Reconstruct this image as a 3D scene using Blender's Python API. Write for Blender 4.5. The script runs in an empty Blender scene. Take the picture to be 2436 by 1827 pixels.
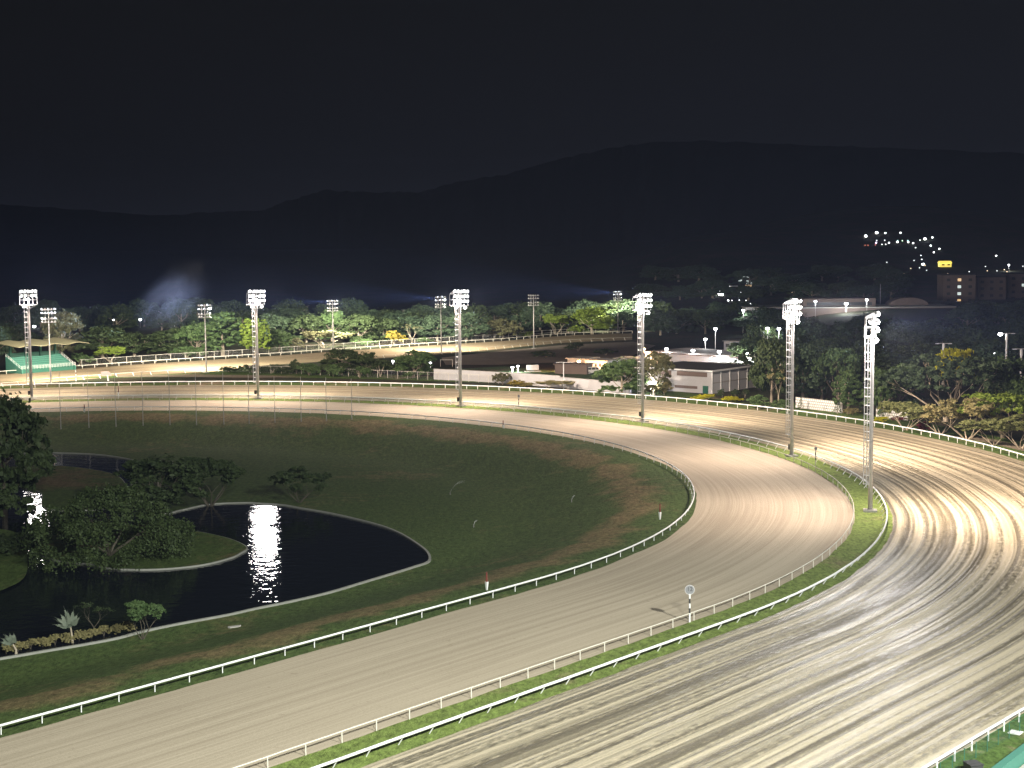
import bpy, bmesh, math, random
import numpy as np
from mathutils import Vector, Matrix

scene = bpy.context.scene
R_ = math.radians
rnd = random.Random(7)

# ---------------------------------------------------------------- camera
CAM_H = 40.0
FPX, HOR, ROLL = 3829.0, 554.0, -0.0074          # focal length and horizon of the 2436 x 1827 photograph
PITCH = math.atan((913.5 - HOR) / FPX)
cam_d = bpy.data.cameras.new('camera')
cam = bpy.data.objects.new('camera', cam_d)
scene.collection.objects.link(cam)
cam_d.sensor_width = 36.0
cam_d.lens = FPX / 2436 * 36.0
cam_d.clip_start = 1.0
cam_d.clip_end = 20000.0
cam.matrix_world = (Matrix.Translation((0, 0, CAM_H)) @ Matrix.Rotation(R_(90) - PITCH, 4, 'X')
                    @ Matrix.Rotation(ROLL, 4, 'Z'))
scene.camera = cam

# ---------------------------------------------------------------- night sky
world = bpy.data.worlds.new('World')
scene.world = world
world.use_nodes = True
wn, wl = world.node_tree.nodes, world.node_tree.links
wbg = wn['Background']
tc = wn.new('ShaderNodeTexCoord'); sp = wn.new('ShaderNodeSeparateXYZ'); cr = wn.new('ShaderNodeValToRGB')
wl.new(tc.outputs['Generated'], sp.inputs[0]); wl.new(sp.outputs['Z'], cr.inputs[0]); wl.new(cr.outputs[0], wbg.inputs[0])
el = cr.color_ramp.elements
el[0].position = 0.0; el[0].color = (0.0080, 0.0088, 0.0125, 1)
el[1].position = 0.16; el[1].color = (0.0048, 0.0047, 0.0046, 1)
e = el.new(0.06); e.color = (0.0052, 0.0053, 0.0064, 1)
wbg.inputs[1].default_value = 1.0
scene.view_settings.view_transform = 'Standard'
scene.view_settings.look = 'None'
scene.view_settings.exposure = 0.0
scene.view_settings.gamma = 1.0
scene.cycles.use_denoising = True
scene.cycles.max_bounces = 5
scene.cycles.diffuse_bounces = 2
scene.cycles.glossy_bounces = 2
scene.cycles.volume_bounces = 0
scene.cycles.sample_clamp_indirect = 6.0

# light powers (tuned together, here at the top)
P_MAST_POOL = 54000.0
P_MAST_WIDE = 125000.0
P_MAST_BACK = 70000.0
P_SMALL = 200000.0
P_SPILL = 30000.0
P_STAND = 1850000.0
HAZE = 0.000072
MASTCOL = (1.0, 0.80, 0.62)
COOLCOL = (0.80, 0.90, 1.0)

# ---------------------------------------------------------------- geometry of the place
CX, CY, TH = -87.46, 251.77, 0.8825              # centre of the far turn, direction of the straights
DX, DY = math.cos(TH), math.sin(TH)
NX, NY = -DY, DX
R1, R2, R3, R4 = 115.4, 138.3, 142.8, 178.0      # the four rails

def ray(px, py):
    x, y = px - 1218.0, py - 913.5
    c, s = math.cos(ROLL), math.sin(ROLL)
    x, y = c * x + s * y, -s * x + c * y
    cp, sp_ = math.cos(PITCH), math.sin(PITCH)
    return Vector((x / FPX, cp - y / FPX * sp_, -sp_ - y / FPX * cp))

def G(px, py, z=0.0):
    d = ray(px, py)
    t = (z - CAM_H) / d.z
    return Vector((d.x * t, d.y * t, z))

def at(px, py, D):
    d = ray(px, py)
    t = D / d.y
    return Vector((d.x * t, D, CAM_H + d.z * t))

def top_z(px, py, D):
    return at(px, py, D).z

def sstep(a, b, v):
    t = min(1.0, max(0.0, (v - a) / (b - a)))
    return t * t * (3 - 2 * t)

def offset_of(x, y):
    a = (x - CX) * DX + (y - CY) * DY
    b = (x - CX) * NX + (y - CY) * NY
    return math.hypot(a, b) if a > 0 else abs(b)

BOWL = 4.4
def bowl(R):
    return -BOWL * sstep(112.5, 86.0, R) if R > 86 else -BOWL

def Gi(px, py):
    """point of the sunken infield seen at a pixel"""
    z = 0.0
    for _ in range(30):
        p = G(px, py, z); z = 0.5 * z + 0.5 * bowl(offset_of(p.x, p.y))
    return G(px, py, z)

def terrain(x, y):
    z = 9.0 * sstep(430, 640, y) * sstep(70, 150, x)
    g = math.exp(-(((x - 330) / 190) ** 2 + ((y - 1400) / 260) ** 2))
    z += 52 * g
    z += 20 * math.exp(-(((x - 130) / 100) ** 2 + ((y - 1150) / 160) ** 2))
    if offset_of(x, y) < 125 and y < 500: z -= 6.5
    z += 14 * sstep(1500, 3000, y) * (0.6 + 0.4 * math.sin(x * 0.004 + 1))
    return z

def hit(px, py):
    d = ray(px, py)
    D = 380.0
    while D < 4000:
        t = D / d.y
        z = CAM_H + d.z * t
        if z <= terrain(d.x * t, D):
            return Vector((d.x * t, D, terrain(d.x * t, D)))
        D += 3.0
    return at(px, py, 1500)

def track_pt(R, a):
    """a < 0: metres along the far straight, 0..pi: angle round the turn, > pi: metres (a - pi) along the near straight"""
    if a < 0:
        return (CX + R * NX + a * DX, CY + R * NY + a * DY)
    if a <= math.pi:
        return (CX + R * (math.sin(a) * DX + math.cos(a) * NX), CY + R * (math.sin(a) * DY + math.cos(a) * NY))
    s = a - math.pi
    return (CX - R * NX - s * DX, CY - R * NY - s * DY)

def track_nrm(a):
    if a < 0: return (NX, NY)
    if a <= math.pi:
        return (math.sin(a) * DX + math.cos(a) * NX, math.sin(a) * DY + math.cos(a) * NY)
    return (-NX, -NY)

def stations(L0, L1, step, Rref):
    out = []
    n = int(L0 / step)
    out += [(-L0 + i * L0 / n, -L0 + i * L0 / n) for i in range(n)]
    n = int(math.pi * Rref / step)
    out += [(math.pi * i / n, math.pi * Rref * i / n) for i in range(n)]
    n = int(L1 / step)
    out += [(math.pi + i * L1 / n, math.pi * Rref + i * L1 / n) for i in range(n + 1)]
    return out

# ---------------------------------------------------------------- materials
def new_mat(name):
    m = bpy.data.materials.new(name); m.use_nodes = True
    nt = m.node_tree
    return m, nt.nodes, nt.links, nt.nodes['Principled BSDF']

def plain(name, col, rough=0.6, metal=0.0, var=0.12, scale=3.0, bump=0.0, spec=0.5):
    m, n, l, b = new_mat(name)
    tcn = n.new('ShaderNodeTexCoord'); nz = n.new('ShaderNodeTexNoise'); nz.inputs['Scale'].default_value = scale
    nz.inputs['Detail'].default_value = 4
    l.new(tcn.outputs['Object'], nz.inputs['Vector'])
    mx = n.new('ShaderNodeMix'); mx.data_type = 'RGBA'
    l.new(nz.outputs[0], mx.inputs[0])
    mx.inputs[6].default_value = (col[0] * (1 - var), col[1] * (1 - var), col[2] * (1 - var), 1)
    mx.inputs[7].default_value = (min(1, col[0] * (1 + var)), min(1, col[1] * (1 + var)), min(1, col[2] * (1 + var)), 1)
    l.new(mx.outputs[2], b.inputs['Base Color'])
    b.inputs['Roughness'].default_value = rough
    b.inputs['Metallic'].default_value = metal
    b.inputs['Specular IOR Level'].default_value = spec
    if bump:
        bp = n.new('ShaderNodeBump'); bp.inputs['Strength'].default_value = bump; bp.inputs['Distance'].default_value = 0.05
        l.new(nz.outputs[0], bp.inputs['Height']); l.new(bp.outputs[0], b.inputs['Normal'])
    return m

def glow(name, col, strength):
    m, n, l, b = new_mat(name)
    b.inputs['Base Color'].default_value = (0.8, 0.8, 0.8, 1)
    b.inputs['Emission Color'].default_value = (*col, 1)
    b.inputs['Emission Strength'].default_value = strength
    m.cycles.emission_sampling = 'NONE'
    return m

def mth(n, l, op, a, b=None, c=None, clamp=False):
    q = n.new('ShaderNodeMath'); q.operation = op; q.use_clamp = clamp
    for i, v in enumerate((a, b, c)):
        if v is None: continue
        if isinstance(v, (int, float)): q.inputs[i].default_value = v
        else: l.new(v, q.inputs[i])
    return q.outputs[0]

def noise(n, l, vec, scale, detail=3, rough=0.5, dim='3D'):
    q = n.new('ShaderNodeTexNoise'); q.inputs['Scale'].default_value = scale
    q.inputs['Detail'].default_value = detail; q.inputs['Roughness'].default_value = rough
    l.new(vec, q.inputs['Vector'])
    return q.outputs[0]

def mapping(n, l, vec, sx, sy, sz=1, loc=(0, 0, 0)):
    q = n.new('ShaderNodeMapping'); q.inputs['Scale'].default_value = (sx, sy, sz); q.inputs['Location'].default_value = loc
    l.new(vec, q.inputs['Vector'])
    return q.outputs[0]

def rampf(n, l, fac, stops):
    q = n.new('ShaderNodeValToRGB'); l.new(fac, q.inputs[0])
    e_ = q.color_ramp.elements
    while len(e_) < len(stops): e_.new(0.5)
    for i, (p, c) in enumerate(stops):
        e_[i].position = p; e_[i].color = (*c, 1) if len(c) == 3 else c
    return q.outputs[0]

def mixc(n, l, fac, a, b):
    q = n.new('ShaderNodeMix'); q.data_type = 'RGBA'
    if isinstance(fac, (int, float)): q.inputs[0].default_value = fac
    else: l.new(fac, q.inputs[0])
    for i, v in ((6, a), (7, b)):
        if isinstance(v, tuple): q.inputs[i].default_value = (*v, 1)
        else: l.new(v, q.inputs[i])
    return q.outputs[2]

def main_track_mat():
    m, n, l, b = new_mat('wet_harrowed_sand')
    tcn = n.new('ShaderNodeTexCoord')
    uv = tcn.outputs['UV']                     # u = metres across, v = metres along
    wob = noise(n, l, mapping(n, l, uv, 0.02, 0.02), 1.0, 2)
    u = n.new('ShaderNodeSeparateXYZ'); l.new(uv, u.inputs[0])
    uu = mth(n, l, 'ADD', u.outputs[0], mth(n, l, 'MULTIPLY', wob, 0.9))
    cb = n.new('ShaderNodeCombineXYZ'); l.new(uu, cb.inputs[0]); l.new(u.outputs[1], cb.inputs[1])
    v2 = cb.outputs[0]
    bands = noise(n, l, mapping(n, l, v2, 0.85, 0.0035), 1.0, 3, 0.6)
    fine = noise(n, l, mapping(n, l, v2, 2.6, 0.012, 1, (3, 7, 0)), 1.0, 3, 0.6)
    tread = noise(n, l, mapping(n, l, v2, 2.6, 1.0, 1, (9, 1, 0)), 1.0, 3, 0.6)
    grit = noise(n, l, mapping(n, l, v2, 6, 5), 1.0, 4, 0.7)
    su = n.new('ShaderNodeSeparateXYZ'); l.new(v2, su.inputs[0])
    lowp = noise(n, l, mapping(n, l, v2, 0.22, 0.004, 1, (2, 6, 0)), 1.0, 1)
    ph = mth(n, l, 'ADD', mth(n, l, 'MULTIPLY', su.outputs[0], 2.5), mth(n, l, 'MULTIPLY', lowp, 9.0))
    wr = n.new('ShaderNodeMapRange'); wr.interpolation_type = 'SMOOTHSTEP'; wr.inputs[1].default_value = -0.35; wr.inputs[2].default_value = 0.30
    l.new(mth(n, l, 'ADD', mth(n, l, 'SINE', ph), mth(n, l, 'MULTIPLY_ADD', lowp, 3.0, -1.5)), wr.inputs[0]); wav = wr.outputs[0]
    wv2 = mth(n, l, 'MULTIPLY_ADD', mth(n, l, 'SINE', mth(n, l, 'MULTIPLY', ph, 3.1)), 0.5, 0.5)
    f1 = n.new('ShaderNodeMapRange'); l.new(bands, f1.inputs[0]); f1.inputs[1].default_value = 0.44; f1.inputs[2].default_value = 0.54
    f2 = n.new('ShaderNodeMapRange'); l.new(fine, f2.inputs[0]); f2.inputs[1].default_value = 0.36; f2.inputs[2].default_value = 0.62
    comb = mth(n, l, 'ADD', mth(n, l, 'MULTIPLY', f1.outputs[0], 0.60), mth(n, l, 'MULTIPLY', f2.outputs[0], 0.34))
    comb = mth(n, l, 'MULTIPLY_ADD', comb, 0.62, mth(n, l, 'MULTIPLY_ADD', wav, 0.27, mth(n, l, 'MULTIPLY', wv2, 0.12)))
    hoof = mth(n, l, 'MULTIPLY', mth(n, l, 'SUBTRACT', tread, 0.5), mth(n, l, 'SUBTRACT', 1.0, wav))
    comb = mth(n, l, 'ADD', comb, mth(n, l, 'MULTIPLY', hoof, 1.3))
    comb = mth(n, l, 'ADD', comb, mth(n, l, 'MULTIPLY', mth(n, l, 'SUBTRACT', grit, 0.5), 0.55))
    # the wheel and hoof marked strips stay darker near the inner rail side
    col = rampf(n, l, comb, [(0.24, (0.140, 0.118, 0.082)), (0.46, (0.250, 0.213, 0.148)), (0.80, (0.49, 0.418, 0.300))])
    l.new(col, b.inputs['Base Color'])
    wet = noise(n, l, mapping(n, l, v2, 0.8, 0.05, 1, (5, 2, 0)), 1.0, 3)
    rg = n.new('ShaderNodeMapRange'); l.new(mth(n, l, 'ADD', wet, mth(n, l, 'MULTIPLY', mth(n, l, 'SUBTRACT', tread, 0.5), 0.8)), rg.inputs[0])
    rg.inputs[1].default_value = 0.42; rg.inputs[2].default_value = 0.62; rg.inputs[3].default_value = 0.33; rg.inputs[4].default_value = 0.62
    l.new(rg.outputs[0], b.inputs['Roughness'])
    b.inputs['Specular IOR Level'].default_value = 0.55
    hgt = mth(n, l, 'ADD', mth(n, l, 'MULTIPLY', fine, 0.6), mth(n, l, 'MULTIPLY', tread, 0.55))
    hgt = mth(n, l, 'ADD', mth(n, l, 'ADD', hgt, mth(n, l, 'MULTIPLY', wv2, 0.35)), mth(n, l, 'MULTIPLY', grit, 0.25))
    bp = n.new('ShaderNodeBump'); bp.inputs['Strength'].default_value = 0.7; bp.inputs['Distance'].default_value = 0.14
    l.new(hgt, bp.inputs['Height']); l.new(bp.outputs[0], b.inputs['Normal'])
    return m

def inner_track_mat(name='raked_sand', pale=(0.50, 0.425, 0.320), dark=(0.37, 0.308, 0.226)):
    m, n, l, b = new_mat(name)
    tcn = n.new('ShaderNodeTexCoord'); uv = tcn.outputs['UV']
    big = noise(n, l, mapping(n, l, uv, 0.06, 0.03), 1.0, 4)
    lines = noise(n, l, mapping(n, l, uv, 1.1, 0.006), 1.0, 3, 0.6)
    thin = noise(n, l, mapping(n, l, uv, 5.0, 0.03, 1, (4, 4, 0)), 1.0, 2, 0.5)
    grit = noise(n, l, mapping(n, l, uv, 5, 4), 1.0, 4, 0.7)
    specks = noise(n, l, mapping(n, l, uv, 1.3, 0.9, 1, (8, 2, 0)), 1.0, 3, 0.7)
    t = mth(n, l, 'ADD', mth(n, l, 'MULTIPLY', lines, 1.0), mth(n, l, 'MULTIPLY', grit, 0.5))
    t = mth(n, l, 'ADD', t, mth(n, l, 'MULTIPLY', big, 0.5))
    t = mth(n, l, 'ADD', t, mth(n, l, 'MULTIPLY', thin, 0.6))
    mr = n.new('ShaderNodeMapRange'); l.new(t, mr.inputs[0]); mr.inputs[1].default_value = 1.10; mr.inputs[2].default_value = 1.50
    c = mixc(n, l, mr.outputs[0], dark, pale)
    sp_ = n.new('ShaderNodeMapRange'); l.new(specks, sp_.inputs[0]); sp_.inputs[1].default_value = 0.63; sp_.inputs[2].default_value = 0.75
    c = mixc(n, l, mth(n, l, 'MULTIPLY', sp_.outputs[0], 0.45), c, (0.19, 0.145, 0.095))
    l.new(c, b.inputs['Base Color'])
    b.inputs['Roughness'].default_value = 0.85
    b.inputs['Specular IOR Level'].default_value = 0.2
    bp = n.new('ShaderNodeBump'); bp.inputs['Strength'].default_value = 0.5; bp.inputs['Distance'].default_value = 0.05
    l.new(mth(n, l, 'ADD', thin, grit), bp.inputs['Height']); l.new(bp.outputs[0], b.inputs['Normal'])
    return m

def grass_mat(name, green, green2, brown, brown_amt=0.5, ring=None):
    m, n, l, b = new_mat(name)
    tcn = n.new('ShaderNodeTexCoord'); ob = tcn.outputs['Object']
    a = noise(n, l, ob, 0.045, 5, 0.62)
    c_ = noise(n, l, ob, 0.5, 4, 0.6)
    f = noise(n, l, mapping(n, l, ob, 1.0, 0.5), 1.6, 5, 0.8)
    base = mixc(n, l, c_, green, green2)
    mk = n.new('ShaderNodeMapRange'); l.new(mth(n, l, 'ADD', a, mth(n, l, 'MULTIPLY', mth(n, l, 'SUBTRACT', c_, 0.5), 0.35)), mk.inputs[0])
    mk.inputs[1].default_value = 0.60 - 0.16 * brown_amt; mk.inputs[2].default_value = 0.72 - 0.10 * brown_amt
    fac = mk.outputs[0]
    if ring:
        sx = n.new('ShaderNodeSeparateXYZ'); l.new(tcn.outputs['UV'], sx.inputs[0])
        d = mth(n, l, 'ABSOLUTE', mth(n, l, 'SUBTRACT', sx.outputs[0], ring[0]))
        d = mth(n, l, 'ADD', d, mth(n, l, 'MULTIPLY', mth(n, l, 'SUBTRACT', noise(n, l, ob, 0.12, 4, 0.6), 0.5), 16))
        rr = n.new('ShaderNodeMapRange'); l.new(d, rr.inputs[0]); rr.inputs[1].default_value = ring[1]; rr.inputs[2].default_value = ring[1] * 0.3
        fac = mth(n, l, 'MAXIMUM', mth(n, l, 'MULTIPLY', fac, 0.45), mth(n, l, 'MULTIPLY', rr.outputs[0], mth(n, l, 'MULTIPLY_ADD', c_, 1.2, 0.1), None, True), None)
    c = mixc(n, l, fac, base, brown)
    fm = n.new('ShaderNodeMapRange'); l.new(f, fm.inputs[0]); fm.inputs[1].default_value = 0.25; fm.inputs[2].default_value = 0.75
    fm.inputs[3].default_value = 0.25; fm.inputs[4].default_value = 1.75
    cc = n.new('ShaderNodeMix'); cc.data_type = 'RGBA'; cc.blend_type = 'MULTIPLY'; cc.inputs[0].default_value = 1
    l.new(c, cc.inputs[6])
    cbn = n.new('ShaderNodeCombineXYZ')
    for i in range(3): l.new(fm.outputs[0], cbn.inputs[i])
    l.new(cbn.outputs[0], cc.inputs[7])
    l.new(cc.outputs[2], b.inputs['Base Color'])
    b.inputs['Roughness'].default_value = 0.9
    b.inputs['Specular IOR Level'].default_value = 0.15
    bp = n.new('ShaderNodeBump'); bp.inputs['Strength'].default_value = 0.8; bp.inputs['Distance'].default_value = 0.25
    l.new(f, bp.inputs['Height']); l.new(bp.outputs[0], b.inputs['Normal'])
    return m

def water_mat():
    m, n, l, b = new_mat('pond_water')
    b.inputs['Base Color'].default_value = (0.006, 0.008, 0.011, 1)
    b.inputs['Roughness'].default_value = 0.03
    b.inputs['IOR'].default_value = 1.33
    tcn = n.new('ShaderNodeTexCoord'); ob = tcn.outputs['Object']
    ob = mapping(n, l, ob, 0.8, 1.0)
    h = mth(n, l, 'ADD', noise(n, l, ob, 0.62, 2, 0.45), mth(n, l, 'MULTIPLY', noise(n, l, ob, 2.1, 1, 0.4), 0.36))
    bp = n.new('ShaderNodeBump'); bp.inputs['Strength'].default_value = 0.40; bp.inputs['Distance'].default_value = 0.12
    l.new(h, bp.inputs['Height']); l.new(bp.outputs[0], b.inputs['Normal'])
    return m

def leaf_mat(name, c1, c2, trans=0.25):
    m, n, l, b = new_mat(name)
    tcn = n.new('ShaderNodeTexCoord')
    oi = n.new('ShaderNodeObjectInfo')
    ad = n.new('ShaderNodeVectorMath'); ad.operation = 'ADD'
    l.new(tcn.outputs['Object'], ad.inputs[0]); l.new(oi.outputs['Random'], ad.inputs[1])
    f = noise(n, l, ad.outputs[0], 0.8, 3, 0.6)
    mr = n.new('ShaderNodeMapRange'); l.new(f, mr.inputs[0]); mr.inputs[1].default_value = 0.3; mr.inputs[2].default_value = 0.7
    c = mixc(n, l, mr.outputs[0], c1, c2)
    l.new(c, b.inputs['Base Color'])
    b.inputs['Roughness'].default_value = 0.6
    b.inputs['Specular IOR Level'].default_value = 0.25
    tr = n.new('ShaderNodeBsdfTranslucent'); l.new(c, tr.inputs[0])
    ms = n.new('ShaderNodeMixShader'); ms.inputs[0].default_value = trans
    l.new(b.outputs[0], ms.inputs[1]); l.new(tr.outputs[0], ms.inputs[2])
    l.new(ms.outputs[0], n['Material Output'].inputs[0])
    return m

M = {}
M['track'] = main_track_mat()
M['inner'] = inner_track_mat()
M['chute'] = inner_track_mat('packed_brown_sand', (0.34, 0.26, 0.165), (0.22, 0.165, 0.10))
M['infield'] = grass_mat('infield_turf', (0.048, 0.086, 0.024), (0.100, 0.130, 0.040), (0.225, 0.160, 0.082), 0.15, (106.5, 4.5))
M['median'] = grass_mat('median_turf', (0.130, 0.180, 0.045), (0.200, 0.255, 0.068), (0.20, 0.17, 0.09), 0.15)
M['verge'] = grass_mat('verge_turf', (0.060, 0.105, 0.025), (0.100, 0.150, 0.040), (0.26, 0.20, 0.13), 0.4)
M['ground'] = grass_mat('rough_ground', (0.028, 0.036, 0.018), (0.045, 0.050, 0.026), (0.060, 0.045, 0.030), 0.9)
M['bank'] = plain('dry_earth_bank', (0.20, 0.155, 0.120), 0.95, var=0.35, scale=0.2)
M['yard'] = grass_mat('yard_turf', (0.070, 0.120, 0.060), (0.110, 0.160, 0.080), (0.16, 0.13, 0.09), 0.3)
M['island'] = grass_mat('island_turf', (0.052, 0.088, 0.020), (0.085, 0.115, 0.035), (0.14, 0.10, 0.05), 0.5)
M['soil'] = plain('bare_soil', (0.20, 0.16, 0.11), 0.95, var=0.3, scale=1.5)
M['hill'] = plain('wooded_hillside', (0.018, 0.021, 0.018), 1.0, var=0.35, scale=0.02)
M['water'] = water_mat()
M['rail'] = plain('white_rail_plastic', (0.80, 0.80, 0.79), 0.35, var=0.03)
M['railc'] = plain('cream_painted_rail', (0.62, 0.58, 0.50), 0.5, var=0.06)
M['steel'] = plain('grey_galvanised_steel', (0.46, 0.44, 0.43), 0.5, 0.3, var=0.12, scale=1.2)
M['frame'] = plain('pale_steel_frame', (0.62, 0.62, 0.62), 0.5, 0.1)
M['redsteel'] = plain('red_oxide_steel', (0.34, 0.14, 0.10), 0.6, 0.1)
M['dark'] = plain('dark_grey_metal', (0.05, 0.05, 0.05), 0.5)
M['lamp'] = glow('floodlight_glass', (1.0, 0.97, 0.95), 13.0)
M['lamp2'] = glow('far_floodlight_glass', (0.80, 0.88, 1.0), 7.0)
M['lampdim'] = plain('unlit_floodlight_glass', (0.55, 0.55, 0.56), 0.2)
M['housing'] = plain('floodlight_housing', (0.60, 0.60, 0.60), 0.4, 0.3)
M['concrete'] = plain('pale_concrete', (0.36, 0.34, 0.31), 0.85, var=0.2, scale=1.2)
M['kerb'] = plain('kerb_concrete', (0.26, 0.26, 0.23), 0.8, var=0.25, scale=0.7)
M['whitewall'] = plain('whitewashed_wall', (0.50, 0.49, 0.50), 0.85, var=0.12, scale=0.4)
M['brownwall'] = plain('brown_plaster', (0.17, 0.125, 0.105), 0.85, var=0.2, scale=0.3)
M['darkroof'] = plain('dark_felt_roof', (0.030, 0.028, 0.028), 0.85, var=0.3, scale=0.5)
M['palegreen'] = plain('green_painted_concrete', (0.06, 0.20, 0.15), 0.6, var=0.08)
M['midgreen'] = plain('dark_green_paint', (0.025, 0.12, 0.08), 0.6, var=0.1)
M['roofcream'] = plain('cream_corrugated_roof', (0.30, 0.27, 0.16), 0.6, var=0.1)
M['bark'] = plain('grey_bark', (0.24, 0.20, 0.15), 0.9, var=0.3, scale=6)
M['barkshade'] = plain('shade_dark_bark', (0.085, 0.072, 0.052), 0.9, var=0.3, scale=6)  # bark colour darkened so infield trunks sink into the night shade
M['barkpale'] = plain('pale_bark', (0.38, 0.32, 0.24), 0.9, var=0.25, scale=6)
M['leafdark'] = leaf_mat('dark_leaves', (0.038, 0.058, 0.024), (0.070, 0.098, 0.036))
M['leafmid'] = leaf_mat('green_leaves', (0.065, 0.115, 0.040), (0.120, 0.180, 0.065))
M['leaflime'] = leaf_mat('lime_leaves', (0.150, 0.220, 0.030), (0.260, 0.340, 0.060))
M['leafolive'] = leaf_mat('olive_leaves', (0.095, 0.100, 0.045), (0.170, 0.160, 0.080))
M['leafyellow'] = leaf_mat('yellow_leaves', (0.250, 0.190, 0.030), (0.380, 0.300, 0.060))
M['leafhedge'] = leaf_mat('bright_yellow_hedge', (0.420, 0.400, 0.020), (0.560, 0.540, 0.040))
M['leaftan'] = leaf_mat('tan_dry_leaves', (0.230, 0.215, 0.090), (0.340, 0.290, 0.140))
M['leafolive2'] = leaf_mat('bright_olive_leaves', (0.150, 0.175, 0.065), (0.250, 0.260, 0.105))
M['leafred'] = leaf_mat('dark_red_leaves', (0.110, 0.018, 0.025), (0.170, 0.035, 0.040))
M['leafblue'] = leaf_mat('bluish_leaves', (0.050, 0.082, 0.044), (0.088, 0.128, 0.068))
M['palm'] = leaf_mat('pale_palm_leaves', (0.120, 0.150, 0.110), (0.200, 0.225, 0.170))
M['leafisle'] = leaf_mat('dull_island_leaves', (0.036, 0.058, 0.019), (0.068, 0.094, 0.032))
M['white'] = plain('white_paint', (0.75, 0.75, 0.73), 0.5, var=0.04)
M['red'] = plain('red_paint', (0.17, 0.04, 0.03), 0.5, var=0.1)
M['pinkroof'] = plain('maroon_roof_sheet', (0.20, 0.07, 0.09), 0.6, var=0.2)
M['smoke'] = None

# ---------------------------------------------------------------- mesh helpers
class MB:
    def __init__(s): s.v = []; s.f = []; s.uv = None
    def add(s, vs, fs):
        o = len(s.v); s.v += [tuple(v) for v in vs]; s.f += [tuple(i + o for i in f) for f in fs]
    def box(s, c, size, rz=0.0, M4=None):
        hx, hy, hz = size[0] / 2, size[1] / 2, size[2] / 2
        cs, sn = math.cos(rz), math.sin(rz)
        vs = []
        for dz in (-hz, hz):
            for dx, dy in ((-hx, -hy), (hx, -hy), (hx, hy), (-hx, hy)):
                p = Vector((c[0] + dx * cs - dy * sn, c[1] + dx * sn + dy * cs, c[2] + dz))
                vs.append(p if M4 is None else M4 @ p)
        s.add(vs, [(3, 2, 1, 0), (4, 5, 6, 7), (0, 1, 5, 4), (1, 2, 6, 5), (2, 3, 7, 6), (3, 0, 4, 7)])
    def tube(s, pts, rad, n=6, cap=True):
        pts = [Vector(p) for p in pts]
        if isinstance(rad, (int, float)): rad = [rad] * len(pts)
        o = len(s.v)
        for i, p in enumerate(pts):
            t = (pts[min(i + 1, len(pts) - 1)] - pts[max(i - 1, 0)])
            if t.length < 1e-9: t = Vector((0, 0, 1))
            t.normalize()
            ref = Vector((0, 0, 1)) if abs(t.z) < 0.95 else Vector((1, 0, 0))
            a = t.cross(ref).normalized(); b = a.cross(t)
            for k in range(n):
                w = 2 * math.pi * k / n
                s.v.append(tuple(p + (a * math.cos(w) + b * math.sin(w)) * rad[i]))
        for i in range(len(pts) - 1):
            for k in range(n):
                k2 = (k + 1) % n
                s.f.append((o + i * n + k, o + i * n + k2, o + (i + 1) * n + k2, o + (i + 1) * n + k))
        if cap:
            s.f.append(tuple(o + k for k in range(n))[::-1])
            s.f.append(tuple(o + (len(pts) - 1) * n + k for k in range(n)))
    def ball(s, c, r, nu=8, nv=6, sc=(1, 1, 1), zmin=-1.0):
        o = len(s.v); c = Vector(c)
        for j in range(nv + 1):
            ph = math.pi * j / nv
            for i in range(nu):
                th = 2 * math.pi * i / nu
                z = max(math.cos(ph), zmin)
                s.v.append((c.x + r * sc[0] * math.sin(ph) * math.cos(th), c.y + r * sc[1] * math.sin(ph) * math.sin(th), c.z + r * sc[2] * z))
        for j in range(nv):
            for i in range(nu):
                i2 = (i + 1) % nu
                s.f.append((o + j * nu + i, o + (j + 1) * nu + i, o + (j + 1) * nu + i2, o + j * nu + i2))
    def prism(s, poly, z0, z1):
        n = len(poly)
        vs = [(p[0], p[1], z0) for p in poly] + [(p[0], p[1], z1) for p in poly]
        fs = [tuple(range(n))[::-1], tuple(range(n, 2 * n))] + [(i, (i + 1) % n, n + (i + 1) % n, n + i) for i in range(n)]
        s.add(vs, fs)
    def mesh(s, name, m, smooth=False):
        me = bpy.data.meshes.new(name)
        me.from_pydata(s.v, [], s.f)
        if m is not None: me.materials.append(m)
        if smooth:
            me.polygons.foreach_set('use_smooth', [True] * len(me.polygons))
        me.update()
        return me
    def build(s, name, m, parent=None, smooth=False):
        return link(name, s.mesh(name, m, smooth), parent)

COL = scene.collection
def link(name, me, parent=None, loc=None):
    o = bpy.data.objects.new(name, me); COL.objects.link(o)
    if parent: o.parent = parent
    if loc is not None: o.location = loc
    return o

def thing(name, label, cat, loc=(0, 0, 0), rz=0.0, group=None):
    o = bpy.data.objects.new(name, None); COL.objects.link(o)
    o.location = loc; o.rotation_euler = (0, 0, rz); o.empty_display_size = 0.3
    return tag(o, label, cat, group)

def tag(o, label=None, cat=None, group=None, kind=None):
    if label: o['label'] = label
    if cat: o['category'] = cat
    if group: o['group'] = group
    if kind: o['kind'] = kind
    return o

def copy_tree(o, parent=None):
    c = o.copy(); COL.objects.link(c)
    if parent: c.parent = parent
    for ch in list(o.children): copy_tree(ch, c)
    return c

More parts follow.
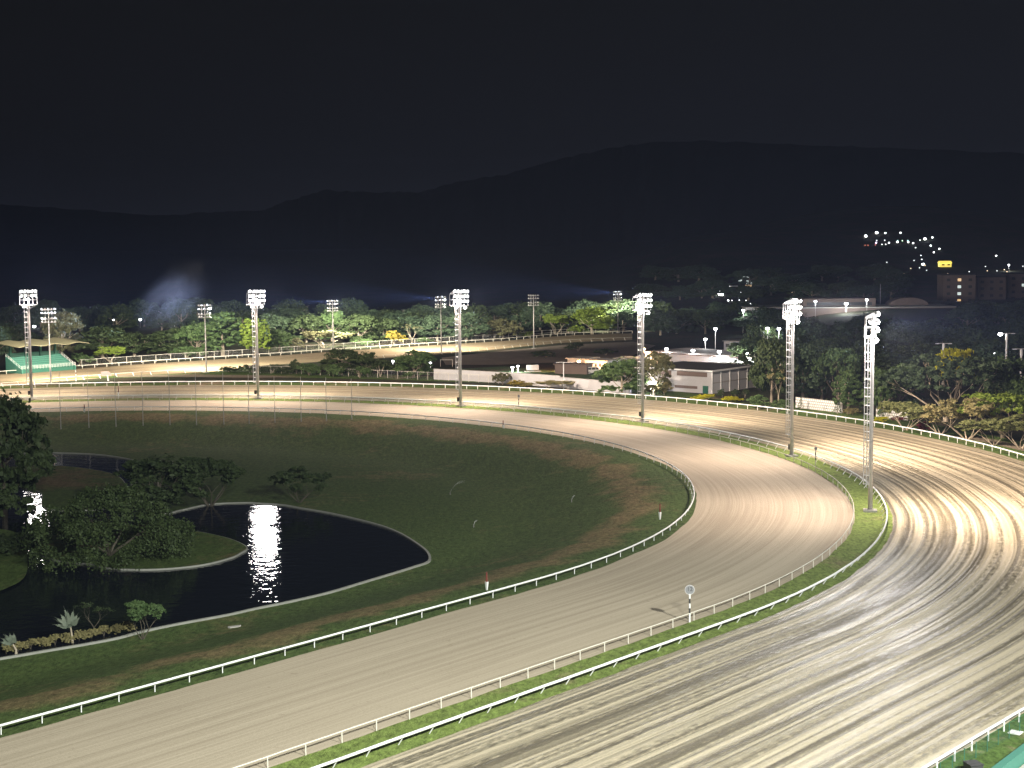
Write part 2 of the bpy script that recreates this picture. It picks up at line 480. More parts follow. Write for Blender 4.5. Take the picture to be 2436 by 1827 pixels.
def ribbon(name, m, stn, Ra, Rb, z, nx, jit=(0, 0), seed=0, kind='structure', Rref=145.0, dip=False):
    """sheet between two offsets of the course; u = offset in metres, v = metres along"""
    r = random.Random(seed)
    vs, uvs, fs = [], [], []
    ja = jb = 0
    for i, (a, s) in enumerate(stn):
        ja = 0.75 * ja + r.uniform(-1, 1) * jit[0]; jb = 0.75 * jb + r.uniform(-1, 1) * jit[1]
        for k in range(nx + 1):
            t = k / nx
            Rr = Ra + (Rb - Ra) * t + ja * (1 - t) ** 6 + jb * t ** 6
            x, y = track_pt(Rr, a)
            vs.append((x, y, z + (bowl(Rr) if dip else 0))); uvs.append((Rr, s))
    w = nx + 1
    for i in range(len(stn) - 1):
        for k in range(nx):
            fs.append((i * w + k, i * w + k + 1, (i + 1) * w + k + 1, (i + 1) * w + k))
    me = bpy.data.meshes.new(name); me.from_pydata(vs, [], fs); me.materials.append(m)
    ul = me.uv_layers.new(name='UVMap')
    idx = np.empty(len(me.loops), dtype=np.int32); me.loops.foreach_get('vertex_index', idx)
    ul.data.foreach_set('uv', np.array(uvs, dtype=np.float32)[idx].ravel())
    me.update()
    o = link(name, me)
    if kind: o['kind'] = kind
    return o

def sheet(name, m, poly, z, kind='structure'):
    bm = bmesh.new()
    f = bm.faces.new([bm.verts.new((p[0], p[1], z)) for p in poly])
    bmesh.ops.triangulate(bm, faces=[f])
    bmesh.ops.recalc_face_normals(bm, faces=bm.faces)
    me = bpy.data.meshes.new(name); bm.to_mesh(me); bm.free()
    if me.polygons and me.polygons[0].normal.z < 0: me.flip_normals()
    me.materials.append(m)
    o = link(name, me)
    if kind: o['kind'] = kind
    return o

def smooth_closed(pts, n=6):
    out = []; L = len(pts)
    for i in range(L):
        p0, p1, p2, p3 = (Vector(pts[(i + j - 1) % L][:2]) for j in range(4))
        for k in range(n):
            t = k / n
            out.append(0.5 * ((2 * p1) + (p2 - p0) * t + (2 * p0 - 5 * p1 + 4 * p2 - p3) * t * t + (3 * p1 - p0 - 3 * p2 + p3) * t ** 3))
    return out
def smooth_open(pts, n=6):
    out = []; L = len(pts)
    for i in range(L - 1):
        p0, p1, p2, p3 = Vector(pts[max(i - 1, 0)][:2]), Vector(pts[i][:2]), Vector(pts[i + 1][:2]), Vector(pts[min(i + 2, L - 1)][:2])
        for k in range(n):
            t = k / n
            out.append(0.5 * ((2 * p1) + (p2 - p0) * t + (2 * p0 - 5 * p1 + 4 * p2 - p3) * t * t + (3 * p1 - p0 - 3 * p2 + p3) * t ** 3))
    out.append(Vector(pts[-1][:2]))
    return out

# ================================================================ SETTING
def build_ground():
    xs = sorted(set([-6000, -4500, -3300, -2400, -1700, -1200, -850] + list(range(-600, 701, 25)) + [850, 1000, 1200, 1700, 2400, 3300, 4500, 6000]))
    ys = sorted(set([-400, -200, -100, 0] + list(range(50, 1901, 25)) + [2100, 2400, 2800, 3300, 4000, 5000, 6500, 8500]))
    vs = [(x, y, terrain(x, y)) for y in ys for x in xs]
    w = len(xs)
    fs = [(j * w + i, j * w + i + 1, (j + 1) * w + i + 1, (j + 1) * w + i) for j in range(len(ys) - 1) for i in range(w - 1)]
    me = bpy.data.meshes.new('ground'); me.from_pydata(vs, [], fs); me.materials.append(M['ground'])
    me.polygons.foreach_set('use_smooth', [True] * len(me.polygons))
    tag(link('ground', me), kind='structure')

def build_hills():
    prof = [(-700, 500), (-300, 470), (0, 485), (200, 500), (385, 512), (500, 505), (617, 501), (690, 475), (770, 452), (880, 458), (990, 457), (1100, 432),
            (1210, 413), (1320, 380), (1432, 356), (1560, 338), (1700, 336), (1900, 345), (2100, 352), (2436, 366), (2900, 380), (3300, 390)]
    r = random.Random(3)
    D = 5200.0
    pts = []
    for i in range(len(prof) - 1):
        for k in range(8):
            t = k / 8
            px = prof[i][0] * (1 - t) + prof[i + 1][0] * t
            py = prof[i][1] * (1 - t) + prof[i + 1][1] * t + r.uniform(-2.5, 2.5)
            pts.append(at(px, py, D))
    vs, fs = [], []
    rows = [(-2400, 0.02), (-1900, 0.12), (-1300, 0.33), (-800, 0.55), (-350, 0.80), (0, 1.0), (500, 0.9), (1500, 0.4), (2500, 0.0)]
    for p in pts:
        s = r.uniform(-1, 1)
        for dy, hf in rows:
            j = r.uniform(-0.05, 0.05) if 0 < hf < 1 else 0
            vs.append((p.x * (1 + dy / D), p.y + dy + s * 30 * (hf > 0.1), max(14, (p.z) * (hf + j))))
    w = len(rows)
    for i in range(len(pts) - 1):
        for k in range(w - 1):
            fs.append((i * w + k, (i + 1) * w + k, (i + 1) * w + k + 1, i * w + k + 1))
    me = bpy.data.meshes.new('hills'); me.from_pydata(vs, [], fs); me.materials.append(M['hill'])
    me.polygons.foreach_set('use_smooth', [True] * len(me.polygons))
    tag(link('hills', me), kind='structure')

build_ground()
build_hills()
ST = stations(330, 330, 1.6, 145.0)
ribbon('infield_grass', M['infield'], stations(330, 330, 3.0, 145.0), 0.0, R1 + 0.5, 0.02, 80, (0, 0.16), 1, dip=True)
ribbon('inner_track', M['inner'], ST, R1 - 0.6, R2 + 0.5, 0.012, 12, (0, 0), 2)
ribbon('median_grass', M['median'], ST, R2 + 0.05, R3 + 0.75, 0.05, 5, (0.10, 0.10), 3)
ribbon('main_track', M['track'], ST, R3 - 0.2, R4 + 0.4, 0.03, 16, (0, 0), 4)
ribbon('outer_verge', M['verge'], ST, R4 - 0.7, R4 + 7.0, 0.06, 3, (0.12, 0.5), 5)

# the chute: the far straight carried on behind the turn
CH_out = [G(-90, 897), G(0, 891.5), G(207, 876), G(401, 862.5), G(610, 849.5), G(841, 833.5), G(1037, 821), G(1200, 811), G(1340, 799), G(1504, 793)]
CH_in = [G(-90, 930), G(0, 921), G(126, 909), G(286, 896.5), G(381, 891), G(518, 883), G(600, 872), G(754, 861), G(908, 852), G(1048, 843), G(1200, 829), G(1340, 816), G(1504, 809)]
def chute_sheet():
    a = smooth_open(CH_out, 8); b = smooth_open(CH_in, 8)
    n = 90
    def samp(c, t):
        L = [0]
        for i in range(1, len(c)): L.append(L[-1] + (c[i] - c[i - 1]).length)
        s = t * L[-1]
        for i in range(1, len(c)):
            if L[i] >= s:
                q = (s - L[i - 1]) / max(1e-6, L[i] - L[i - 1]); return c[i - 1].lerp(c[i], q), s
        return c[-1], L[-1]
    vs, uvs, fs = [], [], []
    for i in range(n + 1):
        pa, s = samp(a, i / n); pb, _ = samp(b, i / n)
        for k in range(5):
            p = pb.lerp(pa, k / 4); vs.append((p.x, p.y, 0.035)); uvs.append((k * 5.0, s))
    for i in range(n):
        for k in range(4):
            fs.append((i * 5 + k, i * 5 + k + 1, (i + 1) * 5 + k + 1, (i + 1) * 5 + k))
    me = bpy.data.meshes.new('chute_track'); me.from_pydata(vs, [], fs); me.materials.append(M['chute'])
    ul = me.uv_layers.new(name='UVMap')
    idx = np.empty(len(me.loops), dtype=np.int32); me.loops.foreach_get('vertex_index', idx)
    ul.data.foreach_set('uv', np.array(uvs, dtype=np.float32)[idx].ravel())
    if me.polygons[0].normal.z < 0: me.flip_normals()
    tag(link('chute_track', me), kind='structure')
chute_sheet()
sheet('verge_grass', M['verge'], [G(-60, 912), G(60, 905), G(300, 893), G(520, 886), G(700, 884), G(860, 888), G(1100, 899), G(1300, 914), G(1080, 909), G(880, 902), G(600, 897), G(400, 897), G(200, 900)], 0.055)
sheet('service_path', M['soil'], [G(270, 893.5), G(400, 891.5), G(620, 893), G(720, 898), G(600, 899), G(400, 897), G(280, 898)], 0.075)
sheet('green_bank', M['verge'], [G(1330, 922), G(1420, 922), G(1500, 905), G(1640, 935), G(1780, 960), G(1640, 946), G(1480, 931)], 0.016)
sheet('earth_bank', M['bank'], [G(1050, 851), G(1200, 834), G(1340, 821), G(1504, 813), G(1560, 822), G(1500, 848), G(1330, 862), G(1180, 868), G(1060, 868)], 0.03)
sheet('yard_lawn', M['yard'], [G(1045, 879), G(1200, 872), G(1330, 884), G(1480, 892), G(1560, 905), G(1560, 935), G(1424, 929), G(1332, 921), G(1215, 912), G(1045, 902)], 0.03)
sheet('garden_lawn', M['verge'], [G(1780, 975), G(1900, 962), G(2050, 985), G(2250, 1015), G(2436, 1052), G(2560, 1080), G(2600, 1110), G(2436, 1086), G(2200, 1027), G(1976, 985)], 0.025)
sheet('garden_path', M['soil'], [G(2230, 1036), G(2340, 1042), G(2470, 1068), G(2560, 1095), G(2436, 1074), G(2330, 1050)], 0.075)

# ---------------------------------------------------------------- ponds
POND = [(498, 1202), (580, 1198), (618, 1199.7), (669, 1203), (716, 1211), (780, 1222), (843, 1236), (906, 1253), (954, 1272.5), (995, 1298), (1018, 1318), (1020, 1338),
        (985, 1351), (944, 1364), (859, 1389.6), (780, 1413), (685, 1435), (606, 1451), (542, 1465.5), (463, 1480), (400, 1492), (336, 1506), (280, 1521), (196, 1537), (112, 1551), (0, 1570),
        (-140, 1590), (-230, 1450), (-240, 1250), (-160, 1120), (-40, 1083), (65, 1079), (200, 1081), (290, 1091), (338, 1106), (345, 1130), (310, 1160), (300, 1195), (380, 1224), (430, 1216)]
pond = [G(p[0], p[1], -BOWL) for p in POND]
ps = smooth_closed(pond, 5)
sheet('pond_water', M['water'], ps, 0.06 - BOWL)
def kerb(name_, poly, closed=True, w=0.34, h=0.26, m='kerb', a=0, b=None):
    mb = MB(); n = len(poly); seq = list(range(n)) + ([0] if closed else [])
    if b is not None: seq = [i % n for i in range(a, b)]
    vs = []
    for q, i in enumerate(seq):
        p = poly[i]; t = (poly[(i + 1) % n] - poly[i - 1]); t = Vector((t.x, t.y)).normalized(); nn = Vector((-t.y, t.x))
        for sx, zz in ((-w / 2, -BOWL), (-w / 2, h - BOWL), (w / 2, h - BOWL), (w / 2, -BOWL)):
            vs.append((p.x + nn.x * sx, p.y + nn.y * sx, zz))
    fs = []
    for i in range(len(seq) - 1):
        for k in range(3): fs.append((i * 4 + k, i * 4 + k + 1, (i + 1) * 4 + k + 1, (i + 1) * 4 + k))
    mb.add(vs, fs)
    return mb.build(name_, M[m])
tag(kerb('pond_kerb', ps), kind='structure')
ISL = [(586, 1306), (570, 1320), (546, 1331), (482, 1347), (392, 1356.6), (308, 1358), (252, 1354), (210, 1345), (151, 1340), (100, 1325), (66, 1300), (70, 1272), (150, 1252), (300, 1252), (420, 1263), (476, 1270), (546, 1286)]
isl = smooth_closed([G(p[0], p[1], -BOWL) for p in ISL], 5)
sheet('island_grass', M['island'], isl, 0.30 - BOWL)
tag(kerb('island_kerb', isl, w=0.3, h=0.28), kind='structure')
ISL2 = [(66, 1345), (60, 1375), (30, 1398), (-40, 1418), (-160, 1400), (-170, 1290), (-60, 1262), (30, 1268), (60, 1300)]
isl2 = smooth_closed([G(p[0], p[1], -BOWL) for p in ISL2], 5)
sheet('bank_grass', M['island'], isl2, 0.28 - BOWL)
ISL3 = [(100, 1176), (60, 1165), (18, 1152), (-60, 1140), (-40, 1120), (120, 1110), (260, 1128), (300, 1160), (290, 1195), (220, 1215), (110, 1212)]
isl3 = smooth_closed([G(p[0], p[1], -BOWL) for p in ISL3], 5)
sheet('islet_grass', M['island'], isl3, 0.26 - BOWL)
tag(kerb('islet_kerb', isl3, w=0.3, h=0.24), kind='structure')

# ================================================================ RAILS
def course_rail(label, R, stn_lo, stn_hi, spacing, rail_r, post_r, lean, mat, h=1.0, flat=1.0, curved=False, group='running rails round the turn', phase=0.0, hide=0):
    """one continuous running rail with its posts; stn in metres along at this offset"""
    root = thing('running_rail', label, 'rail', (0, 0, 0), 0, group)
    def A(s):                                    # metres along this offset -> path parameter
        L = math.pi * R
        if s < 0: return s
        if s <= L: return s / R
        return math.pi + (s - L)
    pts = []
    s = stn_lo
    r = random.Random(int(R * 10))
    while s <= stn_hi:
        x, y = track_pt(R, A(s)); pts.append((x, y, h - rail_r * flat + r.uniform(-0.012, 0.012))); s += 2.0
    mb = MB(); mb.tube(pts, rail_r, 8); mb.build('rail', M[mat], root, True)
    post = MB()
    if curved:
        cur = [(0, -lean, 0), (0, -lean, h * 0.45), (0, -lean * 0.8, h * 0.72), (0, -lean * 0.35, h * 0.9), (0, 0, h - rail_r)]
    else:
        cur = [(0, -lean, 0), (0, 0, h - rail_r)]
    post.tube(cur, post_r, 6)
    pm = post.mesh('post', M[mat])
    items = []
    s = stn_lo + phase
    while s <= stn_hi:
        a = A(s); x, y = track_pt(R, a); nx, ny = track_nrm(a)
        items.append((math.hypot(x, y), x, y, math.atan2(ny, nx) - math.pi / 2)); s += spacing
    def vis(t):
        return t[2] > 20 and abs(t[1]) < 0.325 * t[2] + 3 and t[0] < 900
    items = [t for t in items if vis(t)]
    items.sort()
    for k, (_, x, y, rz) in enumerate(items[:100]):
        o = link('post', pm, root, (x, y, 0.02)); o.rotation_euler = (0, 0, rz)
    if len(items) > 100:
        mb = MB()
        for _, x, y, rz in items[100:]:
            c, s_ = math.cos(rz), math.sin(rz)
            mb.tube([(x + p[0] * c - p[1] * s_, y + p[0] * s_ + p[1] * c, p[2] + 0.02) for p in cur], post_r, 4)
        tag(mb.build('post', M[mat], root), kind='stuff')
    return root

course_rail('white rail round the dark infield, inner edge of the narrow inner track', R1, -60, math.pi * R1 + 260, 3.85, 0.105, 0.05, 0.32, 'rail', curved=True, phase=1.0)
course_rail('thin cream rail between the inner track and the green median strip', R2, -60, math.pi * R2 + 260, 3.9, 0.06, 0.055, 0.0, 'railc', h=1.02, phase=0.4)
course_rail('thick white rail with slanting posts on the main track side of the median', R3, -60, math.pi * R3 + 260, 3.6, 0.125, 0.05, 0.62, 'rail', phase=0.2)
course_rail('white rail round the outer edge of the wide main track', R4, -25, math.pi * R4 + 200, 3.1, 0.12, 0.075, 0.0, 'rail', h=1.1)

def poly_rail(name, label, cat, pts, spacing, h, rail_r, post_r, mat, lean=(0, 0), rails=(1.0,), group=None, mesh=None, skip=None):
    root = thing(name, label, cat, (0, 0, 0), 0, group)
    c = smooth_open(pts, 6)
    for f in rails:
        mb = MB(); mb.tube([(p.x, p.y, h * f - rail_r) for p in c], rail_r, 6); mb.build('rail', M[mat], root)
    post = MB(); post.tube([(-lean[0], -lean[1], 0), (0, 0, h - rail_r)], post_r, 5); pm = post.mesh('post', M[mat])
    L = 0.0; nxt = 0.5; cnt = 0
    for i in range(1, len(c)):
        seg = (c[i] - c[i - 1]).length
        while nxt <= L + seg and cnt < 100:
            p = c[i - 1].lerp(c[i], (nxt - L) / seg)
            link('post', pm, root, (p.x, p.y, 0.0)); nxt += spacing; cnt += 1
        L += seg
    if mesh:
        mb = MB()
        for i in range(1, len(c)):
            a, b = c[i - 1], c[i]; n = max(2, int((b - a).length / 0.45))
            for k in range(n):
                p = a.lerp(b, k / n); q = a.lerp(b, min(1, (k + 2) / n))
                mb.tube([(p.x, p.y, 0.05), (q.x, q.y, h - 0.05)], 0.008, 3, False)
                mb.tube([(p.x, p.y, h - 0.05), (q.x, q.y, 0.05)], 0.008, 3, False)
        tag(mb.build('wire_mesh', M[mesh], root))
    return root

poly_rail('running_rail', 'long cream rail along the far side of the back chute', 'rail', CH_out, 4.2, 1.1, 0.11, 0.09, 'railc', group='running rails of the chute')
ci = [CH_in[i] for i in (1, 2, 3, 4, 5)]
poly_rail('running_rail', 'leaning thin rail on the near side of the chute, by the distance board', 'rail', ci, 5.2, 1.1, 0.06, 0.09, 'rail', lean=(-0.5, 0.2), group='running rails of the chute')
poly_rail('running_rail', 'dim rail on the near side of the chute above the dark bank', 'rail', [CH_in[i] for i in (8, 9, 10, 11, 12)], 4.6, 1.1, 0.05, 0.07, 'railc', lean=(-0.5, 0.2), group='running rails of the chute')
off = lambda pts, dx, dy: [Vector((p.x + dx, p.y + dy, 0)) for p in pts]
poly_rail('chain_fence', 'wire fence behind the far rail of the chute, at the foot of the trees', 'fence', off(CH_out[2:8], -3.2, 4.5), 5.2, 2.3, 0.05, 0.07, 'railc', mesh='steel')
poly_rail('chain_fence', 'wire fence on pale posts between the main track and the dark bushes', 'fence', [G(590, 888), G(700, 890), G(800, 894.5), G(900, 899), G(1000, 903.5), G(1100, 908), G(1200, 914)], 3.3, 2.2, 0.045, 0.06, 'railc', mesh='steel')
poly_rail('chain_fence', 'wire fence beyond the chute in front of the two bright trees', 'fence', off(CH_out[7:10], -2.0, 5.0), 5.2, 2.2, 0.05, 0.07, 'railc', rails=(1.0, 0.55))

# ================================================================ MASTS
def spot(name, loc, target, power, size, blend, col, radius=0.8):
    ld = bpy.data.lights.new(name, 'SPOT'); ld.energy = power; ld.spot_size = R_(size); ld.spot_blend = blend
    ld.color = col; ld.shadow_soft_size = radius
    o = bpy.data.objects.new(name, ld); COL.objects.link(o)
    o.location = loc
    o.rotation_euler = (Vector(target) - Vector(loc)).to_track_quat('-Z', 'Y').to_euler()
    return o

def lamp_meshes():
    hs = MB(); n = 10
    prof = [(0.02, -0.42), (0.12, -0.40), (0.16, -0.25), (0.27, -0.08), (0.31, 0.0)]
    for r_, y in prof:
        for k in range(n):
            w = 2 * math.pi * k / n; hs.v.append((r_ * math.cos(w), y, r_ * math.sin(w)))
    for i in range(len(prof) - 1):
        for k in range(n):
            k2 = (k + 1) % n; hs.f.append((i * n + k, i * n + k2, (i + 1) * n + k2, (i + 1) * n + k))
    gl = MB(); prof = [(0.34, -0.06), (0.33, 0.05), (0.25, 0.16), (0.12, 0.23), (0.01, 0.25)]
    for r_, y in prof:
        for k in range(n):
            w = 2 * math.pi * k / n; gl.v.append((r_ * math.cos(w), y, r_ * math.sin(w)))
    for i in range(len(prof) - 1):
        for k in range(n):
            k2 = (k + 1) % n; gl.f.append((i * n + k, i * n + k2, (i + 1) * n + k2, (i + 1) * n + k))
    return hs, gl
hs, gl = lamp_meshes()
LH = hs.mesh('lamp_housing', M['housing'], True)
LG = gl.mesh('lamp_glass', M['lamp'], True)
LG2 = gl.mesh('lamp_glass_far', M['lamp2'], True)
LGD = gl.mesh('lamp_glass_unlit', M['lampdim'], True)

def add_lamp(root, loc, yaw, pitch, glass, s=1.0):
    h_ = link('floodlight', LH, root, loc); h_.rotation_euler = (pitch, 0, yaw); h_.scale = (s, s, s)
    g_ = link('glass', glass, h_)
    return h_

def big_mast(bx, by, ty, label, rows_lit, i, cages=True):
    b = G(bx, by); D = b.y
    h = top_z(bx, ty, D)
    n = Vector((b.x - CX, b.y - CY)).normalized(); rz = math.atan2(n.y, n.x) - math.pi / 2   # local +Y looks outward over the main track
    root = thing('floodlight_mast', label, 'floodlight mast', (b.x, b.y, 0.05), rz, 'tall floodlight masts along the median')
    hb = h - 4.9                                                     # where the fork starts
    mb = MB(); mb.tube([(0, 0, 0), (0, 0, hb * 0.5), (0, 0, hb), (0, 0, h - 0.6)], [0.34, 0.30, 0.25, 0.15], 12); mb.build('pole', M['steel'], root, True)
    mb = MB(); mb.box((0, 0, 0.1), (1.9, 1.9, 0.3)); mb.box((0, 0, 0.28), (0.95, 0.95, 0.1))
    mb.build('base_slab', M['concrete'], root)
    # lamp panel in front, catwalk cage behind
    z0, z1, W = h - 3.75, h - 0.35, 2.05
    mb = MB(); q = 0.05
    for x in (-W, -W / 2, 0, W / 2, W):
        mb.tube([(x, 0.35, z0), (x, 0.35, z1)], q, 4)
        mb.tube([(x, -1.0, z0), (x, -1.0, z1 - 0.7)], q, 4)
        mb.tube([(x, -1.0, z1 - 0.7), (x, 0.35, z1)], q, 4)
        mb.tube([(x, -1.0, z0), (x, 0.35, z0)], q, 4)
    for k in range(4):
        z = z0 + (z1 - z0) * k / 3
        mb.tube([(-W, 0.35, z), (W, 0.35, z)], q, 4)
    for k in range(3):
        z = z0 + (z1 - 0.7 - z0) * k / 2
        mb.tube([(-W, -1.0, z), (W, -1.0, z)], q, 4)
        for x in (-W, W): mb.tube([(x, -1.0, z), (x, 0.35, z)], q, 4)
    for x in (-W, W):
        mb.tube([(0, 0, hb), (x * 0.92, 0.0, z0)], 0.09, 5)
    for x in (-1.1, 1.1): mb.tube([(x, -1.0, z0), (x, 0.35, z0)], 0.05, 4)
    mb.build('lamp_frame', M['frame'], root)
    mb = MB(); mb.box((0, -0.33, z0 - 0.03), (2 * W, 1.25, 0.05)); mb.build('catwalk', M['steel'], root)
    # ladder with safety hoops
    ldir = Vector((-0.93, -0.36, 0)); c, s_ = math.cos(-rz), math.sin(-rz)
    ld = Vector((ldir.x * c - ldir.y * s_, ldir.x * s_ + ldir.y * c, 0)); lt = Vector((-ld.y, ld.x, 0))
    mb = MB(); zl0, zl1 = 3.4, z0
    for k in (-0.28, 0.28):
        p = ld * 0.45 + lt * k; mb.tube([(p.x, p.y, zl0), (p.x, p.y, zl1)], 0.045, 4)
    z = zl0
    while z < zl1:
        a = ld * 0.45 + lt * 0.28; b_ = ld * 0.45 - lt * 0.28
        mb.tube([(a.x, a.y, z), (b_.x, b_.y, z)], 0.02, 4, False); z += 0.45
    for k in (-0.36, 0.0, 0.36):
        p = ld * (1.15 if k == 0 else 1.0) + lt * k; mb.tube([(p.x, p.y, zl0 + 0.5), (p.x, p.y, zl1)], 0.035, 4)
    z = zl0 + 0.6
    while z < zl1:
        arc = []
        for w in range(7):
            an = math.pi * (w / 6 - 0.5) * 1.25
            p = ld * (0.72 + 0.43 * math.cos(an)) + lt * (0.42 * math.sin(an)); arc.append((p.x, p.y, z))
        mb.tube(arc, 0.04, 4, False)
        a = ld * 0.25; mb.tube([(a.x, a.y, z), (ld.x * 0.46, ld.y * 0.46, z)], 0.035, 4, False); z += 1.25
    mb.build('caged_ladder', M['frame'], root)
    mb = MB(); mb.box((-0.62, -0.1, 1.6), (0.55, 0.4, 0.95)); mb.build('control_box', M['dark'], root)
    r = random.Random(40 + i)
    for row in range(3):
        z = z1 - 0.1 - row * 1.13
        for k in range(5):
            if k == 2 and row == 1: continue
            x = -1.75 + k * 0.875
            lit = row < rows_lit or (rows_lit < 3 and False)
            if not lit: continue
            add_lamp(root, (x, 0.62, z), r.uniform(-0.5, 0.5), -R_(r.uniform(28, 48)), LG, 1.0)
    for x in (-1.2, 1.2)[:(1 if rows_lit < 3 else 2)]:
        add_lamp(root, (x, 0.45, z0 - 0.45), r.uniform(-0.4, 0.4), -R_(r.uniform(40, 60)), LG, 1.1)
    if rows_lit == 3:
        for x in (-0.9, 0.9):
            add_lamp(root, (x, -0.25, z1 - 1.3), math.pi + r.uniform(-0.3, 0.3), -R_(62), LG, 0.9)
    top = Vector((b.x + n.x * 1.3, b.y + n.y * 1.3, h - 1.6))
    def T(d, side=0): return (b.x + n.x * d - n.y * side, b.y + n.y * d + n.x * side, 0)
    f = 0.75 if rows_lit < 3 else 1.0
    return top, T, b, n, h, f

MASTS = [(76, 950, 689, 'tall mast at the far left with its lower lamp rows empty, beside the grandstand', 2),
         (614.5, 949, 689, 'tall floodlight mast in front of the round lime tree', 3),
         (1096, 967, 689, 'tall floodlight mast in line with the left end of the white wall', 3),
         (1529, 1004, 697, 'tall floodlight mast standing left of the white warehouse', 3),
         (1883, 1086, 710, 'tall floodlight mast right of the warehouse, seen almost edge on', 3),
         (2070, 1217, 740, 'nearest and largest floodlight mast, rightmost one on the median bend', 3)]
for i, (bx, by, ty, lab, rl) in enumerate(MASTS):
    top, T, b, n, h, f = big_mast(bx, by, ty, lab, rl, i)
    spot('floodlight_beam', top, T(23), P_MAST_POOL * f, 92, 1.0, MASTCOL)
    spot('floodlight_beam', top, T(62 if i >= 4 else 50), P_MAST_WIDE * f * (1.35 if i >= 4 else 1.0), 150, 0.7, MASTCOL)
    if i >= 2: spot('floodlight_beam', top, (b.x + n.x * 60 + 10, b.y + n.y * 60, 26), 600000 * (0.35 if i < 4 else 1.0), 40, 1.0, (0.45, 0.58, 1.0))
    pl = bpy.data.lights.new('lamp_spill', 'POINT'); pl.energy = P_SPILL * f; pl.color = (1.0, 0.95, 0.92); pl.shadow_soft_size = 2.8
    po = bpy.data.objects.new('lamp_spill', pl); COL.objects.link(po); po.location = (b.x + n.x * 2.4, b.y + n.y * 2.4, h - 2.8)
    spot('floodlight_beam', (b.x - n.x * 1.2, b.y - n.y * 1.2, h - 2.0), T(-10), P_MAST_BACK * f, 114, 1.0, (1.0, 0.80, 0.68))
# one more mast of the row stands just outside the frame on the left; its light reaches in
gx = G(-330, 958)
spot('floodlight_beam', (gx.x, gx.y, 27), (gx.x + 8, gx.y + 24, 0), P_MAST_POOL, 110, 1.0, MASTCOL)

def small_mast(bx, by, ty, label, lit, i):
    b = G(bx, by); D = b.y; h = top_z(bx, ty, D)
    n = Vector((-0.5, 0.86)) ; rz = R_(25) + (0.1 if i % 2 else -0.1)
    root = thing('floodlight_mast', label, 'floodlight mast', (b.x, b.y, 0.03), rz, 'slim floodlight masts along the chute')
    mb = MB(); mb.tube([(0, 0, 0), (0, 0, h * 0.5), (0, 0, h - 0.3)], [0.24, 0.19, 0.12], 8); mb.build('pole', M['frame'] if i == 0 else M['steel'], root, True)
    mb = MB(); mb.box((0, 0, 0.08), (1.3, 1.3, 0.22)); mb.build('base_slab', M['concrete'], root)
    mb = MB()
    for k, z in enumerate((h - 0.7, h - 1.75, h - 3.2, h - 4.1)):
        mb.tube([(-1.9, 0.15, z), (1.9, 0.15, z)], 0.07, 4)
        mb.tube([(-1.9, -0.5, z), (1.9, -0.5, z)], 0.05, 4)
        for x in (-1.9, 0, 1.9): mb.tube([(x, -0.5, z), (x, 0.15, z)], 0.05, 4)
    for x in (-0.9, 0.9): mb.tube([(x, 0.15, h - 4.1), (x, 0.15, h - 0.7)], 0.04, 4)
    mb.build('crossarms', M['frame'], root)
    r = random.Random(70 + i)
    for row, z in enumerate((h - 0.55, h - 1.6, h - 3.05, h - 3.95)):
        for k in range(5):
            if row >= 2 and k in (2,): continue
            x = -1.7 + k * 0.85
            on = lit and (row == 0 or row == 1) and (k + row + i) % 2 == 0 or lit == 2 and row < 3 and k % 2 == 0
            add_lamp(root, (x, 0.3, z), r.uniform(-0.6, 0.6) + (math.pi if not on and k % 2 else 0), -R_(r.uniform(25, 45)), LG2 if on else LGD, 0.85)
    return b, h

SM = [(121, 913, 731, 'slim white mast right beside the green grandstand', 2),
      (491, 887, 722, 'slim mast in front of the big dark leafy tree', 1),
      (793, 833, 712, 'slim mast behind the chute rail, between the lime tree and the yellow bush', 1),
      (1050, 840, 703, 'slim mast immediately left of a tall floodlight mast, beside the chute', 1),
      (1270, 829, 699, 'slim unlit mast on the dark bank below the chute', 0),
      (1470, 792, 691, 'slim mast at the right end of the chute beside the big bright tree', 1)]
for i, (bx, by, ty, lab, lit) in enumerate(SM):
    b, h = small_mast(bx, by, ty, lab, lit, i)
    if lit:
        spot('floodlight_beam', (b.x - 0.8, b.y + 0.8, h - 1.2), (b.x - 22, b.y + 6, 2), P_SMALL * (0.5 if i in (2, 3, 5) else 0.22), 120, 0.9, (1.0, 0.90, 0.76), 0.5)
        spot('floodlight_beam', (b.x + 0.8, b.y + 0.9, h - 1.2), (b.x + 2, b.y + 30, 5), P_SMALL * (1.2 if i == 0 else 2.6 if i == 1 else 1.1 if i == 5 else 2.4), 140, 1.0, (1.0, 0.95, 0.78), 0.5)
        if i: spot('floodlight_beam', (b.x - 1.0, b.y, h - 0.9), (b.x - 40, b.y - 8, h + 1.0), P_SMALL * (3.0 if i == 1 else 14.0), 26, 1.0, (0.40, 0.55, 1.0), 0.4)

# floodlights on the grandstand roof behind the viewer light the near straight
spot('grandstand_floodlight', (84, 30, 84), (36, 122, 0), P_STAND, 76, 1.0, (0.97, 1.0, 0.93), 3.0)
spot('grandstand_floodlight', (30, -20, 84), (-25, 96, 0), P_STAND * 0.78, 66, 1.0, (0.96, 1.0, 0.92), 3.0)


